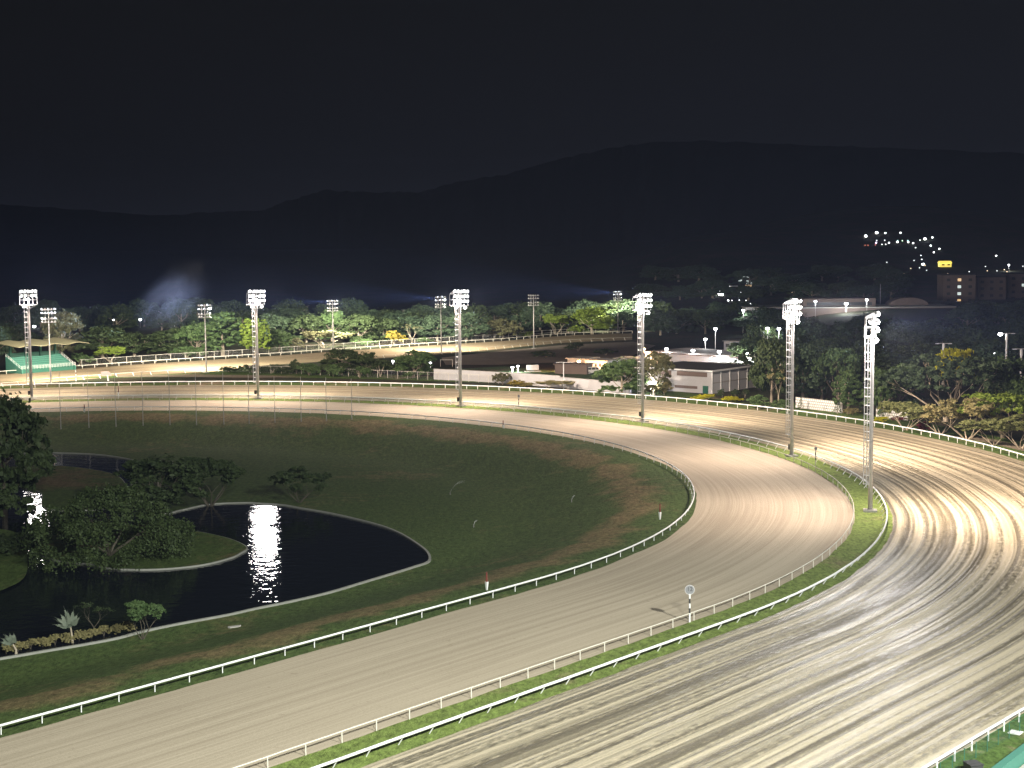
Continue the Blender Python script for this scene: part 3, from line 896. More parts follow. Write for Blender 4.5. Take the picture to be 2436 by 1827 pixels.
# ================================================================ TREES
def leaves_mesh(name, lobes, n, size, seed, droop=0.0, clump=0.9):
    """lobes: (x, y, z, rx, ry, rz, weight); small quads gathered in clumps through each lobe"""
    g = np.random.default_rng(seed)
    W = np.array([l[6] for l in lobes], float); W /= W.sum()
    P = []; N = []
    for l, w in zip(lobes, W):
        k = int(n * w)
        nc = max(6, k // 26)
        d = g.normal(size=(nc, 3)); d /= np.linalg.norm(d, axis=1)[:, None]
        d[:, 2] = np.where(d[:, 2] < -0.35, -d[:, 2], d[:, 2])
        rad = g.uniform(0.70, 1.04, nc)[:, None]
        cc = d * rad
        idx = g.integers(0, nc, k)
        p = cc[idx] * np.array(l[3:6]) + g.normal(size=(k, 3)) * np.array([1, 1, 0.7]) * clump * min(l[3], l[5]) * 0.17
        P.append(p + np.array(l[:3])); N.append(d[idx])
    P = np.concatenate(P); N = np.concatenate(N); k = len(P)
    P[:, 2] -= droop * np.abs(g.normal(size=k))
    nn = N + g.normal(size=(k, 3)) * 0.75; nn /= np.linalg.norm(nn, axis=1)[:, None]
    a = np.cross(nn, g.normal(size=(k, 3))); a /= np.linalg.norm(a, axis=1)[:, None]
    b = np.cross(nn, a)
    s1 = size * g.uniform(0.55, 1.15, k)[:, None]; s2 = s1 * g.uniform(0.45, 0.8, k)[:, None]
    V = np.stack([P - a * s1, P - b * s2, P + a * s1, P + b * s2], 1).reshape(-1, 3)
    me = bpy.data.meshes.new(name)
    me.vertices.add(len(V)); me.vertices.foreach_set('co', V.astype(np.float32).ravel())
    me.loops.add(4 * k); me.loops.foreach_set('vertex_index', np.arange(4 * k, dtype=np.int32))
    me.polygons.add(k); me.polygons.foreach_set('loop_start', np.arange(0, 4 * k, 4, dtype=np.int32))
    me.update(calc_edges=True); me.validate()
    return me

def limb(mb, r, p, d, L, rad, depth, spread, bend, tips, n=5):
    """one branching limb; collects its tips"""
    pts = [p]; rads = [rad]; q = Vector(p); dd = Vector(d).normalized()
    for k in range(3):
        dd = (dd + Vector((r.uniform(-1, 1), r.uniform(-1, 1), r.uniform(-0.4, 1) * bend)) * 0.20).normalized()
        q = q + dd * L / 3; pts.append(tuple(q)); rads.append(rad * (1 - 0.17 * (k + 1)))
    mb.tube(pts, rads, n, False)
    if depth == 0:
        tips.append(tuple(q)); return
    for k in range(2 if depth > 1 else 3):
        w = r.uniform(0, 2 * math.pi)
        sd = Vector((math.cos(w), math.sin(w), r.uniform(-0.1, 0.5)))
        limb(mb, r, tuple(q), dd + sd * spread, L * r.uniform(0.6, 0.8), rads[-1] * 0.8, depth - 1, spread, bend, tips, max(3, n - 1))

PROTO = {}
def proto(kind, var):
    """unit trees, 10 m high, on their own origin: (trunk mesh, crown mesh, nominal width)"""
    key = (kind, var)
    if key in PROTO: return PROTO[key]
    r = random.Random(hash(kind) % 1 + var * 17 + len(kind) * 101)
    tr = MB(); lobes = []; tips = []
    n, size, droop, clump = 5200, 0.30, 0.0, 1.0
    if kind == 'broad':
        tr.tube([(0, 0, 0), (0.05, 0, 1.4), (0.1, 0.05, 3.2), (0.1, 0.1, 5.5)], [0.34, 0.27, 0.22, 0.12], 7)
        for k in range(5):
            w = k * 1.3 + r.random(); limb(tr, r, (0.05, 0, 2.0 + 0.4 * k), (math.cos(w), math.sin(w), 0.9), 2.6, 0.13, 1, 0.6, 0.6, tips)
        lobes.append((0, 0, 5.4, 3.7, 3.7, 4.2, 2.2))
        for k in range(20):
            w = k * 2.4 + r.uniform(-0.4, 0.4); z = 1.5 + 7.3 * ((k * 7) % 20) / 19.0
            q = 4.0 * math.sqrt(max(0.05, 1 - ((z - 4.4) / 5.2) ** 2)) * r.uniform(0.75, 1.05)
            s = r.uniform(1.0, 1.8); lobes.append((q * math.cos(w), q * math.sin(w), z, s * 1.15, s * 1.15, s * 0.8, s * s * 0.5))
        n = 8500; size = 0.34
        W0 = 9.6
    elif kind == 'round':
        tr.tube([(0, 0, 0), (0, 0, 2.2), (0.1, 0, 5)], [0.30, 0.24, 0.12], 7)
        for k in range(26):
            z = 2.0 + 7.2 * (k / 25); q = 2.7 * math.sqrt(max(0.05, 1 - ((z - 5.0) / 4.9) ** 2)); w = k * 2.4
            lobes.append((q * math.cos(w) * 0.75, q * math.sin(w) * 0.75, z, 1.35, 1.35, 1.0, 1.0))
        size = 0.26; n = 6500; clump = 0.8; W0 = 6.4
    elif kind == 'umbrella':
        for k in range(6):
            w = k * 1.05 + r.uniform(-0.3, 0.3)
            limb(tr, r, (0.1 * math.cos(w), 0.1 * math.sin(w), 0.6), (math.cos(w), math.sin(w), 0.95), 4.6, 0.20, 2, 0.55, 0.25, tips, 6)
        tr.tube([(0, 0, -0.1), (0, 0, 0.9)], [0.42, 0.34], 7)
        for x, y, z in tips:
            if z > 4.2: lobes.append((x, y, min(9.2, z + 0.5), 1.8, 1.8, 0.55, 1.0))
        for k in range(16):
            w = r.uniform(0, 6.28); q = 7.2 * math.sqrt(r.random()); z = 9.2 - 0.055 * q * q + r.uniform(-0.5, 0.3)
            lobes.append((q * math.cos(w), q * math.sin(w), z, 1.9, 1.9, 0.5, 1.1))
        for k in range(14):
            w = k * 0.45; q = 6.6; lobes.append((q * math.cos(w), q * math.sin(w), 6.2 + r.uniform(-0.8, 0.8), 1.7, 1.7, 0.9, 0.9))
        n = 14000; size = 0.30; clump = 1.1; W0 = 17.0
    elif kind == 'sparse':
        for k in range(5):
            w = k * 1.3 + r.uniform(-0.4, 0.4)
            limb(tr, r, (0.3 * math.cos(w), 0.3 * math.sin(w), 0), (0.75 * math.cos(w), 0.75 * math.sin(w), 1.0), 3.9, 0.17, 3, 0.65, 0.2, tips, 5)
        for x, y, z in tips:
            lobes.append((x, y, min(z, 9.3), 1.15, 1.15, 0.55, 1.0)); lobes.append((x * 0.8, y * 0.8, min(z, 9.0) * 0.82, 1.0, 1.0, 0.5, 0.5))
        n = 15000; size = 0.24; clump = 1.7; W0 = 12.0
    elif kind == 'bare':
        for k in range(4):
            w = k * 1.6 + r.uniform(-0.4, 0.4)
            limb(tr, r, (0, 0, 2.4), (0.6 * math.cos(w), 0.6 * math.sin(w), 1.0), 2.9, 0.13, 3, 0.5, 0.4, tips, 4)
        tr.tube([(0, 0, 0), (0.05, 0, 2.5)], [0.24, 0.17], 6)
        for x, y, z in tips: lobes.append((x, y, z, 0.6, 0.6, 0.4, 1.0))
        n = 700; size = 0.16; clump = 1.6; W0 = 7.0
    elif kind == 'weeping':
        for k in range(7):
            w = k * 0.9 + r.uniform(-0.3, 0.3)
            limb(tr, r, (0, 0, 0.4), (math.cos(w), math.sin(w), 0.9), 4.0, 0.20, 2, 0.6, -0.2, tips, 5)
        for k in range(36):
            w = r.uniform(0, 6.28); q = 9.0 * math.sqrt(r.random()); z = 8.8 * math.sqrt(max(0.04, 1 - (q / 10.2) ** 2)) - r.uniform(0, 1.6)
            lobes.append((q * math.cos(w), q * math.sin(w), max(1.3, z), 1.9, 1.9, 1.25, 1.0))
        for k in range(26):
            w = k * 0.2417; lobes.append((9.4 * math.cos(w), 9.4 * math.sin(w), r.uniform(1.2, 4.2), 1.5, 1.5, 1.5, 0.8))
        n = 24000; size = 0.20; droop = 0.8; clump = 1.25; W0 = 20.5
    elif kind == 'conifer':
        tr.tube([(0, 0, 0), (0, 0, 9)], [0.25, 0.05], 6)
        for k in range(9):
            z = 1.4 + k * 0.95; q = 2.6 * (1 - k / 9.5)
            lobes.append((0, 0, z, q, q, 0.35, q + 0.3))
        n = 2600; size = 0.26; W0 = 5.4
    elif kind == 'shrub':
        for k in range(5):
            w = k * 1.25; tr.tube([(0, 0, 0), (0.8 * math.cos(w), 0.8 * math.sin(w), 2.5), (2.1 * math.cos(w), 2.1 * math.sin(w), 6)], [0.22, 0.15, 0.06], 4)
        for k in range(14):
            w = r.uniform(0, 6.28); q = 5.0 * math.sqrt(r.random()); z = r.uniform(2.5, 7.6) * (1 - 0.05 * q)
            lobes.append((q * math.cos(w), q * math.sin(w), z, 2.5, 2.5, 1.8, 1.0))
        n = 3400; size = 0.46; W0 = 13.5
    crown = leaves_mesh('crown', lobes, n, size, var * 31 + len(kind) * 7, droop, clump)
    crown.materials.append(M['leafmid'])
    trunk = tr.mesh('trunk', M['bark'])
    PROTO[key] = (trunk, crown, W0)
    return PROTO[key]

def plant(name, kind, var, base, h, w, leaf, label, cat, group=None, bark='bark', rz=None):
    trunk, crown, W0 = proto(kind, var)
    root = thing(name, label, cat, tuple(base), 0, group)
    r = random.Random(int(abs(base[0] * 13 + base[1] * 7)))
    a = r.uniform(0, 6.28) if rz is None else rz
    sc = (w / W0, w / W0, h / 10.0)
    for nm, me, mt in (('trunk', trunk, bark), ('crown', crown, leaf)):
        o = link(nm, me, root); o.scale = sc; o.rotation_euler = (0, 0, a)
        o.material_slots[0].link = 'OBJECT'; o.material_slots[0].material = M[mt]
    return root

def tree_px(kind, var, cx, by, ty, wpx, leaf, label, name='tree', cat='tree', group=None, bark='bark', z=0.0):
    b = G(cx, by, z); D = b.y
    h = top_z(cx, ty, D) - z
    return plant(name, kind, var, b, h, wpx / FPX * D, leaf, label, cat, group, bark)

T = tree_px
GB = 'trees behind the chute'
T('broad', 0, -10, 856, 775, 90, 'leafblue', 'dark tree behind the left end of the green grandstand', group=GB)
T('broad', 1, 30, 838, 768, 110, 'leafdark', 'bluish dark tree left of the leftmost tall mast, beyond the grandstand roof', group=GB)
T('broad', 2, 148, 850, 742, 92, 'leafolive', 'tall olive tree with pale limbs rising over the right end of the grandstand roof', group=GB, bark='barkpale')
T('shrub', 0, 190, 868, 835, 75, 'leafmid', 'rounded green bush beside the right railing of the grandstand', 'bush', 'bush')
T('broad', 0, 245, 852, 776, 120, 'leafdark', 'broad dark tree behind the small bright yellow-green tree', group=GB)
T('broad', 1, 320, 848, 790, 120, 'leafdark', 'dark low tree right of the small bright yellow-green tree', group=GB)
T('umbrella', 0, 262, 864, 824, 76, 'leaflime', 'small bright yellow-green tree at the wire fence near the grandstand', group=GB)
T('broad', 2, 405, 846, 782, 110, 'leafdark', 'dark tree below the rising smoke', group=GB)
T('shrub', 1, 445, 852, 818, 90, 'leafmid', 'green bush at the fence left of the big leafy tree', 'bush', 'bush')
T('broad', 0, 470, 846, 765, 100, 'leafmid', 'green tree half hidden by the slim mast, left of the big leafy tree', group=GB)
T('round', 1, 530, 846, 744, 112, 'leafmid', 'biggest leafy green tree, between the slim mast and the lime tree', group=GB)
T('round', 0, 608, 847, 757, 76, 'leaflime', 'tall egg-shaped bright lime tree right behind a tall mast', group=GB)
T('broad', 1, 664, 838, 782, 62, 'leafmid', 'green tree immediately right of the lime tree', group=GB)
T('shrub', 0, 708, 834, 800, 56, 'leafolive', 'pale rounded bush between the lime tree and the next slim mast', 'bush', 'bush')
T('broad', 2, 655, 815, 748, 110, 'leafblue', 'dark bluish tree looming behind the lime tree', group=GB)
T('broad', 0, 728, 815, 748, 100, 'leafdark', 'dark tall tree left of the second slim mast', group=GB)
T('broad', 1, 790, 812, 738, 90, 'leafmid', 'tall dark green tree whose crown is crossed by the slim mast', group=GB)
T('sparse', 0, 772, 829, 783, 105, 'leafolive', 'spreading olive tree with pale limbs at the foot of the slim mast', group=GB, bark='barkpale')
T('broad', 2, 852, 816, 750, 105, 'leafdark', 'broad dark tree between the slim mast and the yellow bush', group=GB)
T('broad', 1, 912, 812, 756, 80, 'leafdark', 'dark tree directly behind the yellow bush', group=GB)
T('shrub', 1, 868, 822, 802, 70, 'leafmid', 'low green bush left of the yellow bush, behind the chute rail', 'bush', 'bush')
T('shrub', 0, 937, 819, 782, 66, 'leafyellow', 'yellow-leaved bush at the chute rail', 'bush', 'bush')
T('bare', 0, 980, 818, 772, 36, 'leafolive', 'bare pale branching tree right of the yellow bush', group=GB, bark='barkpale')
T('shrub', 1, 1008, 819, 798, 46, 'leafmid', 'light green bush right of the bare tree', 'bush', 'bush')
T('broad', 0, 1040, 812, 748, 90, 'leafblue', 'dark bluish tree behind the slim mast beside a tall mast', group=GB)
T('broad', 2, 1110, 812, 744, 110, 'leafblue', 'wide dark bluish tree behind the tall mast in line with the white wall', group=GB)
T('broad', 1, 975, 806, 752, 100, 'leafblue', 'dark tree far behind the bare pale tree', group=GB)
T('broad', 1, 1197, 807, 757, 78, 'leafolive', 'olive tree left of the unlit slim mast', group=GB)
T('shrub', 0, 1258, 803, 786, 60, 'leaflime', 'bright lime bush at the foot of the unlit slim mast', 'bush', 'bush')
T('broad', 0, 1252, 793, 745, 80, 'leafblue', 'faint dark tree behind the unlit slim mast', group=GB)
T('sparse', 1, 1322, 796, 745, 74, 'leaflime', 'pale airy tree between the unlit mast and the big bright tree', group=GB, bark='barkpale')
T('broad', 1, 1408, 795, 729, 104, 'leaflime', 'big bright yellow-green tree with a rounded crown at the end of the chute', group=GB, bark='barkpale')
T('broad', 2, 1360, 786, 748, 90, 'leafdark', 'dark tree between the two bright trees at the end of the chute', group=GB)
T('broad', 1, 1482, 790, 735, 62, 'leafblue', 'dark tree at the right end of the chute behind the last slim mast', group=GB)
# far dark wood
r = random.Random(11)
for k in range(46):
    px = -60 + k * 36 + r.uniform(-14, 14)
    p = G(px, r.uniform(768, 792)); hh = r.uniform(8, 13)
    plant('tree', 'broad', k % 3, p, hh, r.uniform(12, 19), 'leafblue' if k % 3 else 'leafdark', 'dark tree of the unlit far wood beyond the chute', 'tree', 'dark trees of the far wood')

GM = 'bushes between the chute and the main track'
T('broad', 0, 812, 893, 829, 96, 'leafdark', 'large dark tree standing between the chute and the wire fence', group=GM)
T('broad', 1, 872, 893, 837, 72, 'leafdark', 'dark rounded tree right of the largest dark one, by the wire fence', group=GM)
T('broad', 2, 984, 899, 836, 100, 'leafmid', 'wide dark green tree left of the white wall, beyond the wire fence', group=GM)
T('shrub', 0, 905, 897, 850, 74, 'leafdark', 'dark bush filling the gap between the dark trees', 'bush', 'bush', GM)
T('shrub', 1, 793, 897, 859, 52, 'leafmid', 'green round bush in front of the large dark tree', 'bush', 'bush', GM)
T('shrub', 0, 856, 899, 867, 60, 'leafmid', 'light green bush just behind the wire fence, right of the other round bush', 'bush', 'bush', GM)
T('shrub', 1, 735, 893, 857, 72, 'leafmid', 'green bush at the left end of the bush row, behind the wire fence', 'bush', 'bush', GM)
T('shrub', 0, 705, 890, 850, 34, 'leafdark', 'small dark upright bush left of the bush row', 'bush', 'bush', GM)
for k, (px, py, ty, w) in enumerate([(545, 886, 869, 70), (600, 887, 863, 80), (650, 888, 864, 80), (690, 890, 868, 70)]):
    T('shrub', k % 2, px, py, ty, w, 'leafdark', 'low dark scrub on the green triangle beside the chute', 'bush', 'bush', 'low scrub beside the chute')
T('shrub', 0, 1465, 800, 806 - 6, 26, 'leafdark', 'small black bush against the lit sand at the end of the chute', 'bush', 'bush')
for k, (px, py, ty, w) in enumerate([(1375, 836, 812, 60), (1440, 845, 826, 70), (1300, 850, 832, 80)]):
    T('shrub', k % 2, px, py, ty, w, 'leafdark', 'dark bush on the unlit bank below the chute', 'bush', 'bush', 'dark bushes on the bank below the chute')
T('shrub', 1, 1196, 915, 879, 50, 'leafolive', 'grey-green bush in front of the white wall', 'bush', 'bush')
T('shrub', 0, 1232, 921, 901, 72, 'leafyellow', 'yellow-green bush at the outer rail in front of the white wall', 'bush', 'bush')
T('sparse', 0, 1300, 925, 904, 70, 'leaftan', 'sparse tan bush in front of the white wall', 'bush', 'bush', bark='barkpale')
T('sparse', 1, 1345, 928, 904, 50, 'leaftan', 'small twiggy bush at the right of the sparse tan bush', 'bush', 'bush', bark='barkpale')
T('broad', 0, 1480, 942, 852, 112, 'leafmid', 'green tree left of a tall mast, in front of the white wall', bark='barkpale')
T('broad', 2, 1555, 940, 840, 92, 'leafolive', 'grey-green tree just right of a tall mast, beside the warehouse annex', bark='barkpale')
T('shrub', 1, 1580, 940, 902, 50, 'leaftan', 'brownish bush at the left corner of the warehouse', 'bush', 'bush', bark='barkpale')
for k, (px, w) in enumerate([(1681, 62), (1738, 50)]):
    b = G(px, 953 + k * 4)
    plant('hedge', 'shrub', k, b, 1.7, w / FPX * b.y * 1.15, 'leafhedge', ['long bright yellow clipped hedge in front of the warehouse', 'shorter bright yellow clipped hedge, right one of the pair by the warehouse'][k], 'hedge', 'bright yellow hedges')
for k, (px, ty) in enumerate([(1718, 922), (1750, 920), (1772, 922)]):
    T('shrub', k % 2, px, 947, ty, 26, 'leafdark', 'dark small shrub against the warehouse side wall', 'bush', 'bush', 'dark shrubs along the warehouse')
for k, (px, py, ty, w) in enumerate([(1810, 972, 935, 70), (1860, 975, 944, 66)]):
    T('shrub', k % 2, px, py, ty, w, 'leafmid', 'scruffy green shrub between the warehouse and the nearest tall masts', 'bush', 'bush', 'scruffy shrubs beyond the outer rail')

# right hand wood, nearest first
T('bare', 1, 1852, 962, 868, 62, 'leaftan', 'bare reddish tree just left of a tall mast', bark='barkpale')
for k, (px, py, ty, w) in enumerate([(1905, 975, 940, 20), (1967, 978, 946, 22), (1992, 984, 950, 26), (2096, 998, 958, 20)]):
    T('conifer', 0, px, py, ty, w, 'leafmid', ['small dark conifer in front of the left part of the patterned wall', 'small conifer in the middle of the patterned wall', 'small conifer at the right end of the patterned wall', 'small conifer just right of the nearest tall mast'][k], 'small_conifer', 'conifer', None)
T('round', 1, 2018, 985, 883, 78, 'leafmid', 'dense rounded green tree just left of the nearest tall mast')
T('broad', 0, 1835, 960, 800, 100, 'leafdark', 'tall dark tree right of the warehouse', bark='bark')
T('broad', 2, 1910, 955, 830, 120, 'leafblue', 'bluish dark tree right of a tall mast, above the patterned wall')
T('umbrella', 2, 1995, 958, 828, 110, 'leafmid', 'tree with a lighter green crown behind the dense rounded tree')
T('broad', 1, 1955, 950, 850, 90, 'leafblue', 'bluish tree between two taller ones above the patterned wall')
T('umbrella', 0, 2250, 1003, 846, 300, 'leafblue', 'very wide umbrella-shaped tree with many spreading pale limbs', bark='barkpale')
T('broad', 2, 2095, 992, 880, 90, 'leafmid', 'dark green tree right behind the nearest tall mast')
T('umbrella', 1, 2268, 965, 827, 96, 'leafhedge', 'flat-topped bright yellow-green crown above the very wide umbrella tree')
T('sparse', 0, 2155, 1024, 950, 125, 'leafolive2', 'olive thin-stemmed tree nearest to the tall mast at the outer rail', group=None, bark='barkpale')
T('sparse', 1, 2238, 1034, 957, 130, 'leafolive2', 'olive many-stemmed tree beside the dark red bush', bark='barkpale')
T('sparse', 2, 2300, 1047, 944, 150, 'leaftan', 'largest dry many-stemmed tree with a tan crown near the rail', bark='barkpale')
T('umbrella', 2, 2385, 1042, 934, 215, 'leaflime', 'broad bright green flat-topped tree at the right edge')
T('sparse', 1, 2365, 1060, 990, 120, 'leafolive2', 'low many-stemmed tree under the bright green flat top', bark='barkpale')
T('sparse', 0, 2428, 1068, 985, 120, 'leafolive2', 'many-stemmed olive tree at the right edge of the picture', bark='barkpale')
T('shrub', 0, 2202, 1028, 1000, 46, 'leafred', 'dark red-leaved bush at the outer rail', 'bush', 'bush')
T('shrub', 1, 2140, 1003, 988, 44, 'leafred', 'small dark red bush behind the yellow ground plants', 'bush', 'bush')
T('shrub', 0, 2104, 1004, 990, 52, 'leafhedge', 'low yellow-green plants right of the nearest tall mast', 'bush', 'bush')
T('shrub', 1, 2028, 988, 966, 40, 'leaftan', 'pale tan bush left of the nearest tall mast', 'bush', 'bush')
T('broad', 1, 2395, 985, 850, 150, 'leafmid', 'dark green tree at the right edge above the bright flat top')
T('broad', 0, 2430, 1010, 900, 110, 'leafmid', 'dark bushy tree at the right edge behind the many-stemmed trees')
T('broad', 2, 2140, 980, 870, 120, 'leafmid', 'dark green tree left of the very wide umbrella tree')
r = random.Random(23)
def on_hill(px, py, h, w, k, label, grp):
    p = hit(px, py)
    plant('tree', 'broad', k % 3, p, h, w, 'leafblue' if k % 2 else 'leafdark', label, 'tree', grp)
for k in range(40):
    px = 1790 + (k % 14) * 50 + r.uniform(-18, 18); py = 848 + (k // 14) * 36 + r.uniform(-8, 8)
    if 1900 < px < 2130 and py < 868: continue
    on_hill(px, py, r.uniform(8, 12), r.uniform(11, 17), k, 'dark tree of the dense wood on the right hand slope', 'dark trees of the wood on the right')
for k in range(26):
    px = 1540 + k * 36 + r.uniform(-12, 12); py = 785 + r.uniform(-12, 14)
    if 1880 < px < 2290: py += 48
    on_hill(px, py, r.uniform(8, 11), r.uniform(13, 20), k, 'black tree of the far slope behind the stables', 'black trees of the far slope')
for k in range(22):
    px = 1540 + (k % 11) * 58 + r.uniform(-20, 20); py = 712 - (k // 11) * 34 + r.uniform(-10, 10)
    on_hill(px, py, r.uniform(7, 10), r.uniform(16, 24), k, 'black tree high on the distant hillside', 'black trees of the distant hillside')

# ---------------------------------------------------------------- infield plants
def TI(kind, var, cx, by, ty, wpx, leaf, label, name='tree', cat='tree', group=None, bark='barkshade'):
    b = Gi(cx, by)
    return plant(name, kind, var, b, top_z(cx, ty, b.y) - b.z, wpx / FPX * b.y, leaf, label, cat, group, bark)

TI('broad', 0, 10, 1210, 930, 230, 'leafdark', 'large dark leafy tree cut by the left edge of the picture')
TI('shrub', 1, -25, 1255, 1120, 190, 'leafdark', 'dark foliage low at the left edge beneath the large leafy tree', 'bush', 'bush')
TI('weeping', 0, 262, 1328, 1148, 385, 'leafisle', 'wide weeping tree covering the island in the pond')
TI('broad', 1, 380, 1222, 1085, 200, 'leafdark', 'dark airy tree behind the weeping tree')
TI('sparse', 0, 500, 1205, 1080, 170, 'leafdark', 'thin dark tree with a forked trunk on the far pond bank')
TI('sparse', 2, 712, 1196, 1112, 110, 'leafdark', 'faint thin tree at the far pond bank, right of the forked one')
TI('shrub', 0, 420, 1268, 1232, 66, 'leafmid', 'rounded bush on the island beside the channel', 'bush', 'bush')
TI('sparse', 1, 339, 1521, 1426, 100, 'leafmid', 'small green tree on the near pond bank')
TI('bare', 0, 224, 1512, 1434, 70, 'leafdark', 'leafless dark shrub at the water edge left of the small green tree', 'bush', 'bush')
for k in range(11):
    px = 15 + k * 29; py = 1556 - k * 5.2
    TI('shrub', k % 2, px, py, py - 30, 44, 'leaftan', 'low brown bush of the row along the near pond edge', 'bush', 'bush', 'brown bushes along the near pond edge')
for k in range(8):
    TI('shrub', k % 2, -40 + k * 14, 1300 + 12 * (k % 3), 1262 + 12 * (k % 3), 60, 'leafdark', 'dark undergrowth on the bank at the left edge', 'bush', 'bush', 'dark undergrowth at the left edge')

def fan_palm(bx, by, ty, lean, label):
    b = Gi(bx, by); h = top_z(bx, ty, b.y) - b.z
    root = thing('fan_palm', label, 'palm', tuple(b), 0, 'pale fan palms by the pond')
    mb = MB(); mb.tube([(0, 0, 0), (0.03, 0, 0.5), (lean * 0.25, 0, h * 0.45)], [0.16, 0.12, 0.08], 7); mb.build('trunk', M['barkpale'], root)
    r = random.Random(int(bx))
    lv = MB()
    for k in range(9):
        a = lean * 0.25 + (k - 4) * 0.23 + lean * 0.35
        L = h * (0.62 - 0.035 * abs(k - 4)) * r.uniform(0.9, 1.05)
        p0 = Vector((lean * 0.25, 0, h * 0.42)); d = Vector((math.sin(a), 0.22 * math.sin(k * 2.1), math.cos(a))).normalized()
        side = Vector((math.cos(a), 0.3, -math.sin(a))).normalized()
        mid = p0 + d * L * 0.45; tip = p0 + d * L + Vector((math.sin(a) * 0.25, 0, -0.2 * abs(math.sin(a))))
        for q in range(12):                                           # split blades along the rib
            t = q / 12; c0 = p0.lerp(mid, t * 2) if t < 0.5 else mid.lerp(tip, t * 2 - 1)
            t2 = (q + 1) / 12; c1 = p0.lerp(mid, t2 * 2) if t2 < 0.5 else mid.lerp(tip, t2 * 2 - 1)
            w = 0.30 * math.sin(math.pi * min(1, 0.15 + t)) if t > 0.2 else 0.03
            for s in (-1, 1):
                e_ = side * (s * w * r.uniform(0.7, 1.1)) + Vector((0, r.uniform(-0.05, 0.05), -0.08 * w))
                lv.add([c0, c1, c1 + e_ + d * 0.10, c0 + e_ * 0.9 + d * 0.03], [(0, 1, 2, 3)])
    lv.build('fronds', M['palm'], root)
fan_palm(172, 1530, 1446, -0.5, 'pale fan palm on the near pond bank with fronds leaning left')
fan_palm(38, 1557, 1503, -1.1, 'drooping pale fan palm at the left edge of the near bank')

# ================================================================ GRANDSTAND (small green stand)
def grandstand():
    A_, B_ = G(55, 890), G(182, 880)                 # front foot line
    u = (B_ - A_); W = u.length; u.normalize(); v = Vector((-u.y, u.x, 0)); v = v if v.y > 0 else -v
    rz = math.atan2(u.y, u.x)
    root = thing('grandstand', 'small green open grandstand with stepped seating and a cream butterfly roof', 'grandstand', (A_.x, A_.y, 0), rz)
    H = top_z(100, 820, A_.y)                          # roof level
    n = 7; dep = 1.15; z0 = 1.2; rise = 0.47
    for k in range(n):
        mb = MB(); y = 1.0 + dep * k; z = z0 + rise * k
        mb.box((W / 2, y + dep / 2, z / 2), (W, dep - 0.02, z)); mb.build('seating_step', M['midgreen'], root)
        mb = MB(); mb.box((W / 2, y + 0.30, z + 0.17), (W - 0.3, 0.42, 0.30)); mb.build('bench', M['palegreen'], root)
    yb = 1.0 + dep * n; zb = z0 + rise * n
    mb = MB(); mb.box((W / 2, yb + 0.15, (zb + 1.1) / 2), (W, 0.3, zb + 1.1)); mb.build('rear_wall', M['midgreen'], root)
    for x in (0.0, W):
        mb = MB()
        vs = [(x - 0.12, 0.4, 0), (x - 0.12, yb, 0), (x - 0.12, yb, zb + 0.2), (x - 0.12, 1.0, z0 + 0.1), (x - 0.12, 0.4, z0 + 0.1)]
        vs += [(p[0] + 0.24, p[1], p[2]) for p in vs]
        mb.add(vs, [(4, 3, 2, 1, 0), (5, 6, 7, 8, 9)] + [(i, (i + 1) % 5, 5 + (i + 1) % 5, 5 + i) for i in range(5)])
        mb.build('side_wall', M['palegreen'], root)
        mb = MB()
        for f in (0.45, 0.95): mb.tube([(x, 0.6, z0 + f), (x, 1.2, z0 + f), (x, yb, zb + 0.1 + f)], 0.045, 4)
        for k in range(7):
            y = 0.6 + (yb - 0.6) * k / 6; zz = z0 + 0.1 + max(0, (y - 1.2) / (yb - 1.2)) * (zb - z0); mb.tube([(x, y, zz - 0.1), (x, y, zz + 0.95)], 0.045, 4)
        mb.build('stair_railing', M['white'], root)
    mb = MB()
    for f in (0.35, 0.7, 1.05): mb.tube([(0, 0.45, z0 + f), (W, 0.45, z0 + f)], 0.045, 4)
    for k in range(19): mb.tube([(W * k / 18, 0.45, z0), (W * k / 18, 0.45, z0 + 1.05)], 0.04, 4)
    mb.build('front_railing', M['white'], root)
    for k in range(4):
        mb = MB(); x = W * (0.08 + 0.28 * k); mb.box((x, yb - 0.1, H / 2), (0.55, 0.75, H - 0.1)); mb.build('column', M['midgreen'], root)
    # roof: two corrugated planes folded like shallow wings, with white tips
    mb = MB(); Lx0, Lx1 = -2.2, W + 3.6
    m_ = 26
    for k in range(m_):
        xa = Lx0 + (Lx1 - Lx0) * k / m_; xb = Lx0 + (Lx1 - Lx0) * (k + 1) / m_
        fa = abs(((k / m_) * 3) % 1 - 0.5) * 2; fb = abs((((k + 1) / m_) * 3) % 1 - 0.5) * 2
        za, zb_ = H - 0.15 - 0.55 * fa, H - 0.15 - 0.55 * fb
        for (y0, y1, dz) in ((-1.8, yb + 1.6, 0.9),):
            mb.add([(xa, y0, za), (xb, y0, zb_), (xb, y1, zb_ + dz), (xa, y1, za + dz), (xa, y0, za + 0.14), (xb, y0, zb_ + 0.14), (xb, y1, zb_ + dz + 0.14), (xa, y1, za + dz + 0.14)],
                   [(3, 2, 1, 0), (4, 5, 6, 7), (0, 1, 5, 4), (1, 2, 6, 5), (2, 3, 7, 6), (3, 0, 4, 7)])
    mb.build('roof', M['roofcream'], root)
grandstand()

